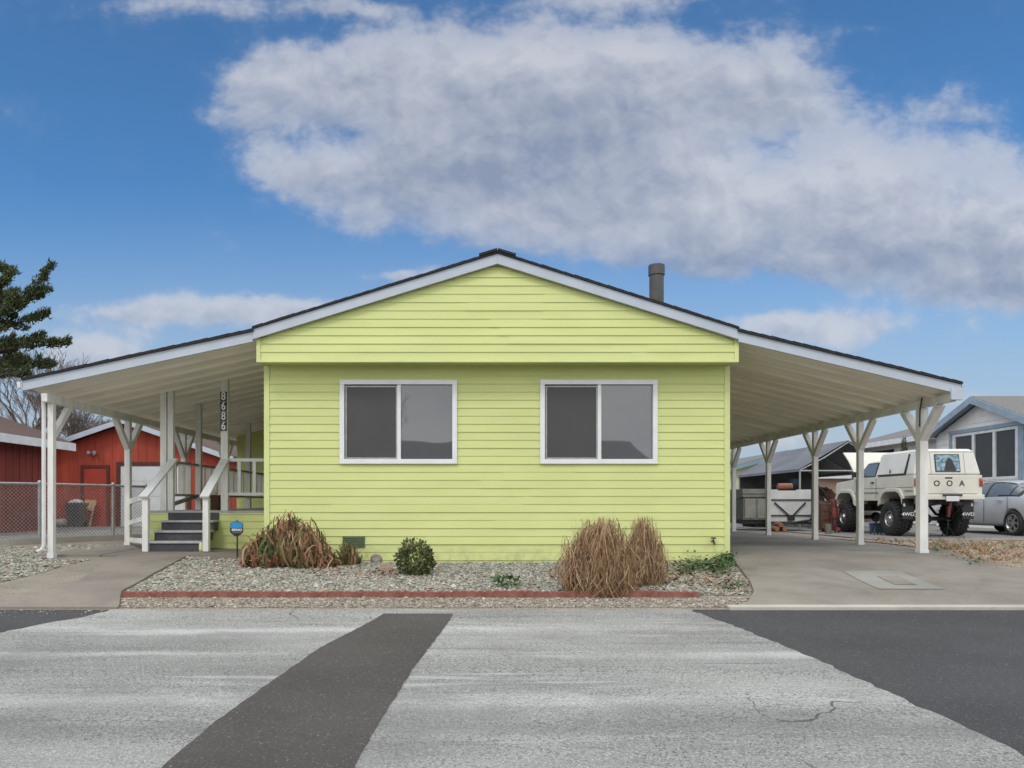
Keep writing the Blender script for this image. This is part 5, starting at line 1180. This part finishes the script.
# khaki cabinet trailer
kx0, kx1 = P(743, 500, 22.8).x, P(769.5, 500, 22.8).x; kz1, kz0 = CZ+(VY-489)*22.8/F, CZ+(VY-520)*22.8/F
kt = empty('cabinet_trailer', ((kx0+kx1)/2, 22.8, 0), 'weathered khaki trailer cabinet with two pale doors left of the white trailer', 'trailer')
b = MB(); b.box(kx0, kx1, 22.8, 24.2, kz0, kz1-.26); b.build('cabinet', M['khaki'], kt, bevel=.01)
b = MB(); b.box(kx0-.03, kx1+.02, 22.76, 24.25, kz1-.25, kz1); b.bar((kx0-.03, 22.75, kz1-.13), (kx1+.02, 22.75, kz1-.13), .03, .03); b.build('top_rail', M['khaki'], kt, bevel=.01)
for u0, u1 in ((.06, .46), (.54, .94)): b = MB(); b.box(kx0+(kx1-kx0)*u0, kx0+(kx1-kx0)*u1, 22.775, 22.8, kz0+.05, kz1-.30); b.build('door', M['khakipale'], kt, bevel=.006)
wk = wheel(kt, 0, 0, 0, .29, .2, .16, 1); wk.location = (kx0+.18-(kx0+kx1)/2, .12, .31); wk.rotation_euler = (0, 0, -math.pi/2)
wk = wheel(kt, 0, 0, 0, .29, .2, .16, 1); wk.location = (kx0+.18-(kx0+kx1)/2, 1.3, .31); wk.rotation_euler = (0, 0, math.pi/2)
b = MB(); b.box(kx0, kx1, 22.85, 24.15, kz0-.12, kz0-.005); b.box(kx0+.4, kx1, 22.9, 24, .12, kz0-.125); b.build('trailer_frame', M['chassis'], kt)
# logs, cabinet, red machine, drum near the gap between posts
c = P(778, 531, 21.9); b = MB()
for i, (dx, dz) in enumerate(((-.1, .07), (.12, .07), (.01, .19))): b.lathe([(0, -.2), (.07, -.2), (.07, .2), (0, .2)], (c.x+dx, 21.9, g(c.x, 21.9)+.03+dz), 'y', 9)
o = b.build('firewood', M['orange']); tag(o, 'three short logs stacked under the white trailer', 'firewood')
c = P(827, 530, 21.6); z0 = g(c.x, 21.6)
rc = empty('rusty_cabinet', (c.x, 21.6, z0), 'rusty brown metal cabinet standing right of the white trailer', 'cabinet')
b = MB(); b.box(c.x-.15, c.x+.14, 21.6, 22.0, z0+.12, z0+.86); b.build('carcass', M['rust'], rc, bevel=.01)
for i in range(3): b = MB(); b.box(c.x-.135, c.x+.125, 21.58, 21.6, z0+.15+i*.235, z0+.365+i*.235); dd = b.build('drawer', M['rust'], rc, bevel=.005)
b = MB()
for dx in (-.12, .11):
    for dy in (.04, .36): b.box(c.x+dx-.02, c.x+dx+.02, 21.6+dy-.02, 21.6+dy+.02, z0, z0+.12)
b.build('foot', M['blackmetal'], rc)
c = P(834.5, 531, 21.3); z0 = g(c.x, 21.3)
en = empty('engine_hoist', (c.x, 21.3, z0), 'faded red workshop hoist with black hoses in front of the pickup tyre', 'hoist')
b = MB(); b.box(c.x-.06, c.x+.06, 21.3, 21.42, z0+.08, z0+.98); b.bar((c.x-.13, 21.3, z0+.12), (c.x-.13, 22.3, z0+.12), .07, .08); b.bar((c.x+.13, 21.3, z0+.12), (c.x+.13, 22.3, z0+.12), .07, .08); b.box(c.x-.16, c.x+.16, 21.28, 21.36, z0+.08, z0+.17); b.box(c.x-.1, c.x+.11, 21.24, 21.30, z0+.45, z0+.72); b.build('frame', M['machred'], en, bevel=.008)
b = MB(); b.tube([(c.x-.1, 21.24, z0+.9), (c.x-.14, 21.18, z0+.6), (c.x-.08, 21.2, z0+.2), (c.x, 21.22, z0+.05)], .022, 6); b.tube([(c.x, 21.24, z0+.95), (c.x+.03, 21.15, z0+.5), (c.x-.05, 21.2, z0+.12)], .018, 6); b.build('hose', M['rubber'], en)
b = MB()
for dx in (-.13, .13):
    for dy in (0.0, .95): b.lathe([(0, -.02), (.05, -.02), (.05, .02), (0, .02)], (c.x+dx, 21.3+dy, z0+.05), 'x', 10)
b.build('castor', M['rubber'], en)
c = P(829, 537, 20.2); z0 = g(c.x, 20.2); b = MB(); b.lathe([(0, 0), (.075, 0), (.075, .12), (.08, .125), (.08, .14), (.075, .145), (.075, .30), (.0, .31)], (c.x-.02, 20.2, z0+.0), 'z', 14)
tag(b.build('drum', M['khaki'], smooth=False), 'small weathered canister on the ground by the third carport post', 'canister')
# barrel and scooter-like mower under the canopy front
c = P(820, 505, 24.6); z0 = g(c.x, 24.6); bl = empty('barrel', (c.x, 24.8, z0), 'dark blue-grey barrel standing under the front of the canopy', 'barrel')
b = MB(); b.lathe([(0, 0), (.27, 0), (.285, .02), (.27, .04), (.28, .3), (.295, .32), (.28, .34), (.28, .6), (.295, .62), (.28, .64), (.27, .86), (.285, .88), (.27, .9), (0, .88)], (c.x, 24.8, z0+.03), 'z', 20); b.build('drum_shell', M['bin'], bl)
b = MB(); b.lathe([(0, 0), (.26, 0), (.26, .02), (0, .03)], (c.x, 24.8, z0+.92), 'z', 16); b.build('lid', M['blackmetal'], bl)
c = P(832, 507, 24.9); b = MB(); z0 = g(c.x, 25)
rr = random.Random(31)
sp = empty('scrap_pile', (c.x, 24.9, z0), 'heap of dark scrap parts under the canopy left of the pickup hood', 'scrap pile')
for nm, mt, n in (('scrap_panel', 'rust', 24), ('scrap_pipe', 'blackmetal', 26), ('scrap_tarp', 'tarpdark', 14)):
    b = MB()
    for _ in range(n):
        p = Vector((c.x+rr.uniform(-.6, .55), 24.9+rr.uniform(-.2, .5), z0+rr.uniform(.05, 1.25)))
        if nm == 'scrap_pipe': b.tube([p, p+Vector((rr.uniform(-.4, .4), rr.uniform(-.3, .3), rr.uniform(-.1, .5)))], .02, 6)
        else: b.bar(p, p+Vector((rr.uniform(-.3, .3), rr.uniform(-.2, .2), rr.uniform(.05, .35))), rr.uniform(.15, .4), .05, (rr.gauss(0, 1), rr.gauss(0, 1), 1))
    b.build(nm, M[mt], sp)

# ------------------------------------------------------------------ sky, sun, camera
SUN_EL, SUN_AZ = math.radians(48), math.radians(200)    # behind the camera, a little to the left
W = bpy.data.worlds.new('World'); SC.world = W; W.use_nodes = True; nt = W.node_tree
bg = nt.nodes['Background']; STR = .1; bg.inputs[1].default_value = STR
sky = nd(nt, 'ShaderNodeTexSky', sky_type='NISHITA'); sky.sun_disc = False; sky.sun_elevation = SUN_EL; sky.sun_rotation = SUN_AZ; sky.air_density = 1.0; sky.dust_density = .6; sky.ozone_density = 3.0
tc = nd(nt, 'ShaderNodeTexCoord'); sep = nd(nt, 'ShaderNodeSeparateXYZ'); nt.links.new(tc.outputs['Generated'], sep.inputs[0])
X, Y, Z = sep.outputs
ay = math_(nt, 'MAXIMUM', math_(nt, 'ABSOLUTE', Y), .02)
u_ = math_(nt, 'DIVIDE', X, ay); v_ = math_(nt, 'DIVIDE', Z, ay)
cmb = nd(nt, 'ShaderNodeCombineXYZ'); nt.links.new(u_, cmb.inputs[0]); nt.links.new(v_, cmb.inputs[1]); UV = cmb.outputs[0]
def wnoise(scale, detail, rough, off=(0, 0, 0), vec=UV, st=(1, 1.5, 1)):
    mp = nd(nt, 'ShaderNodeMapping'); mp.inputs['Location'].default_value = off; mp.inputs['Scale'].default_value = st; nt.links.new(vec, mp.inputs[0])
    n = nd(nt, 'ShaderNodeTexNoise'); n.inputs['Scale'].default_value = scale; n.inputs['Detail'].default_value = detail; n.inputs['Roughness'].default_value = rough; nt.links.new(mp.outputs[0], n.inputs[0]); return n
wp = wnoise(4.5, 5, .6, (3, 1, 0)); wv = nd(nt, 'ShaderNodeVectorMath', operation='SUBTRACT'); nt.links.new(wp.outputs['Color'], wv.inputs[0]); wv.inputs[1].default_value = (.5, .5, .5)
wa = nd(nt, 'ShaderNodeVectorMath', operation='MULTIPLY_ADD'); nt.links.new(wv.outputs[0], wa.inputs[0]); wa.inputs[1].default_value = (.13, .07, 0); nt.links.new(UV, wa.inputs[2]); Pw = wa.outputs[0]
# px, py, half width, half height, weight, shade bias
BL = [(330, 72, 88, 40, 1, .1), (455, 88, 110, 56, 1.1, .1), (580, 105, 115, 66, 1.1, .1), (690, 82, 105, 50, 1.1, .2), (785, 95, 58, 32, .95, .1), (560, 168, 130, 34, .9, -.9), (450, 160, 90, 34, .7, -.4),
      (285, 165, 62, 26, .95, .5), (375, 192, 88, 32, 1, .1), (500, 225, 100, 30, .9, -.1), (640, 225, 110, 40, 1, .2), (745, 200, 95, 44, 1.1, .9), (875, 178, 72, 46, 1.1, .9), (905, 240, 115, 42, 1.1, -.2), (1010, 225, 70, 46, 1.05, .4), (985, 290, 90, 20, .9, -.1), (760, 262, 110, 18, .6, -.8),
      (250, 88, 36, 20, .5, .2), (225, 122, 40, 14, .42, 0), (205, 0, 70, 16, .7, .3), (340, 6, 60, 12, .6, .3), (610, -4, 110, 12, .55, .3),
      (190, 312, 95, 17, .95, .4), (285, 307, 55, 13, .85, .4), (85, 358, 55, 20, .95, .4), (405, 276, 30, 8, .65, .3), (840, 334, 76, 24, 1.15, .4), (762, 322, 36, 14, .85, .4), (970, 108, 46, 24, .36, 0), (1005, 155, 46, 20, .45, 0), (880, 30, 30, 7, .36, 0), (1110, 260, 90, 70, 1, .2), (-60, 330, 80, 20, .7, .3), (760, 440, 120, 14, .7, .3), (930, 400, 90, 14, .5, .3)]
tot = None; hgt = None
for px, py, rx, ry, w, bi in BL:
    m = nd(nt, 'ShaderNodeVectorMath', operation='MULTIPLY_ADD'); nt.links.new(Pw, m.inputs[0]); sx, sy = F/rx, F/ry
    m.inputs[1].default_value = (sx, sy, 0); m.inputs[2].default_value = (-(px-VX)/F*sx, -(VY-py)/F*sy, 0)
    dt = nd(nt, 'ShaderNodeVectorMath', operation='DOT_PRODUCT'); nt.links.new(m.outputs[0], dt.inputs[0]); nt.links.new(m.outputs[0], dt.inputs[1])
    e = math_(nt, 'MULTIPLY', math_(nt, 'POWER', .42, dt.outputs['Value']), w); tot = e if tot is None else math_(nt, 'ADD', tot, e)
    sp_ = nd(nt, 'ShaderNodeSeparateXYZ'); nt.links.new(m.outputs[0], sp_.inputs[0]); h = math_(nt, 'MULTIPLY', math_(nt, 'ADD', sp_.outputs[1], bi), e); hgt = h if hgt is None else math_(nt, 'ADD', hgt, h)
n1 = wnoise(4.6, 7, .56, (0, 0, 1)).outputs[0]; n3 = wnoise(28, 6, .65, (4, 0, 2)).outputs[0]
wq = wnoise(9, 4, .6, (8, 2, 4)); wq2 = nd(nt, 'ShaderNodeVectorMath', operation='SUBTRACT'); nt.links.new(wq.outputs['Color'], wq2.inputs[0]); wq2.inputs[1].default_value = (.5, .5, .5)
wq3 = nd(nt, 'ShaderNodeVectorMath', operation='MULTIPLY_ADD'); nt.links.new(wq2.outputs[0], wq3.inputs[0]); wq3.inputs[1].default_value = (.06, .05, 0); nt.links.new(UV, wq3.inputs[2])
def billow(off):                                         # heaped rounded lobes at four sizes
    tot_ = None
    for k, (sc, am, sm) in enumerate(((5.5, .46, .6), (12, .28, .45), (26, .18, .4), (58, .10, .35), (120, .05, .3))):
        mp = nd(nt, 'ShaderNodeMapping'); mp.inputs['Location'].default_value = (off[0]+k*1.7, off[1]+k*.9, 0); mp.inputs['Scale'].default_value = (1, 1.25, 1); nt.links.new(wq3.outputs[0], mp.inputs[0])
        vo = nd(nt, 'ShaderNodeTexVoronoi', feature='SMOOTH_F1', voronoi_dimensions='2D'); vo.inputs['Scale'].default_value = sc; vo.inputs['Smoothness'].default_value = sm; nt.links.new(mp.outputs[0], vo.inputs['Vector'])
        v = math_(nt, 'MULTIPLY', math_(nt, 'SUBTRACT', .55, vo.outputs['Distance']), am); tot_ = v if tot_ is None else math_(nt, 'ADD', tot_, v)
    return tot_
b1 = billow((0, 0)); b2 = billow((.012, .030))
high = rng(nt, v_, .72, 1.15)                            # unseen broken overcast, added above the frame for softer light
tot2 = math_(nt, 'ADD', tot, math_(nt, 'MULTIPLY', high, .75))
dens = math_(nt, 'ADD', math_(nt, 'ADD', tot2, math_(nt, 'MULTIPLY', math_(nt, 'SUBTRACT', n1, .5), .95)), math_(nt, 'ADD', math_(nt, 'MULTIPLY', b1, .95), math_(nt, 'MULTIPLY', math_(nt, 'SUBTRACT', n3, .5), .48)))
alpha = math_(nt, 'ADD', math_(nt, 'MULTIPLY', rng(nt, dens, .42, .92), .60), math_(nt, 'MULTIPLY', rng(nt, dens, .15, 1.7), .40))
relief = math_(nt, 'MULTIPLY', math_(nt, 'SUBTRACT', b1, b2), 1.35)
hn = math_(nt, 'DIVIDE', hgt, math_(nt, 'ADD', tot, .15))
thick = rng(nt, dens, .6, 2.0, .12, -.16)
lit = math_(nt, 'ADD', math_(nt, 'ADD', math_(nt, 'MULTIPLY', hn, .46), relief), math_(nt, 'ADD', math_(nt, 'ADD', math_(nt, 'MULTIPLY', n3, .22), .47), thick))
cl = mixc(nt, rng(nt, lit, .05, .95, smooth=False), (.29/STR, .335/STR, .44/STR), (.62/STR, .635/STR, .685/STR))
grade = mixc(nt, 1.0, sky.outputs[0], (.56, 1.07, 1.38), 'MULTIPLY')
SKYTINT = grade.node
grade = mixc(nt, rng(nt, v_, .03, .45, .88, 0.03), grade, (.43/STR, .50/STR, .58/STR))   # pale air low in the sky
out = mixc(nt, math_(nt, 'MULTIPLY', alpha, .86), grade, cl)
away = math_(nt, 'MAXIMUM', rng(nt, v_, .80, 1.3), rng(nt, Y, -.05, -.45))   # unseen bright overcast added as fill light, overhead and behind the camera
fill_veil = mixc(nt, rng(nt, wnoise(2.2, 5, .55, (1, 1, 5), tc.outputs['Generated'], (1, 1, 2)).outputs[0], .35, .65), (1.15/STR, 1.18/STR, 1.23/STR), (1.72/STR, 1.72/STR, 1.70/STR))
out = mixc(nt, away, out, fill_veil)
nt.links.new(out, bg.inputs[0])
sl_ = bpy.data.lights.new('sun', 'SUN'); sl_.energy = .95; sl_.angle = math.radians(14); sl_.color = (1, .965, .91)
so = bpy.data.objects.new('sun', sl_); COL.objects.link(so)
# sky rotation is measured clockwise from +Y seen from above
sd = Vector((math.sin(SUN_AZ)*math.cos(SUN_EL), math.cos(SUN_AZ)*math.cos(SUN_EL), math.sin(SUN_EL)))
so.rotation_euler = sd.to_track_quat('Z', 'Y').to_euler(); so.location = (0, -10, 20)
cam = bpy.data.cameras.new('camera'); co = bpy.data.objects.new('camera', cam); COL.objects.link(co)
co.location = (0, 0, CZ); co.rotation_euler = (math.pi/2, 0, 0); cam.sensor_width = 36; cam.lens = 36*F/1024
cam.shift_x = (512-VX)/1024; cam.shift_y = (VY-384)/1024; cam.clip_end = 2000; cam.clip_start = .05
SC.camera = co
SC.view_settings.view_transform = 'Standard'; SC.view_settings.look = 'None'; SC.view_settings.gamma = 1; SC.view_settings.exposure = 0.0
SC.view_settings.use_curve_mapping = False
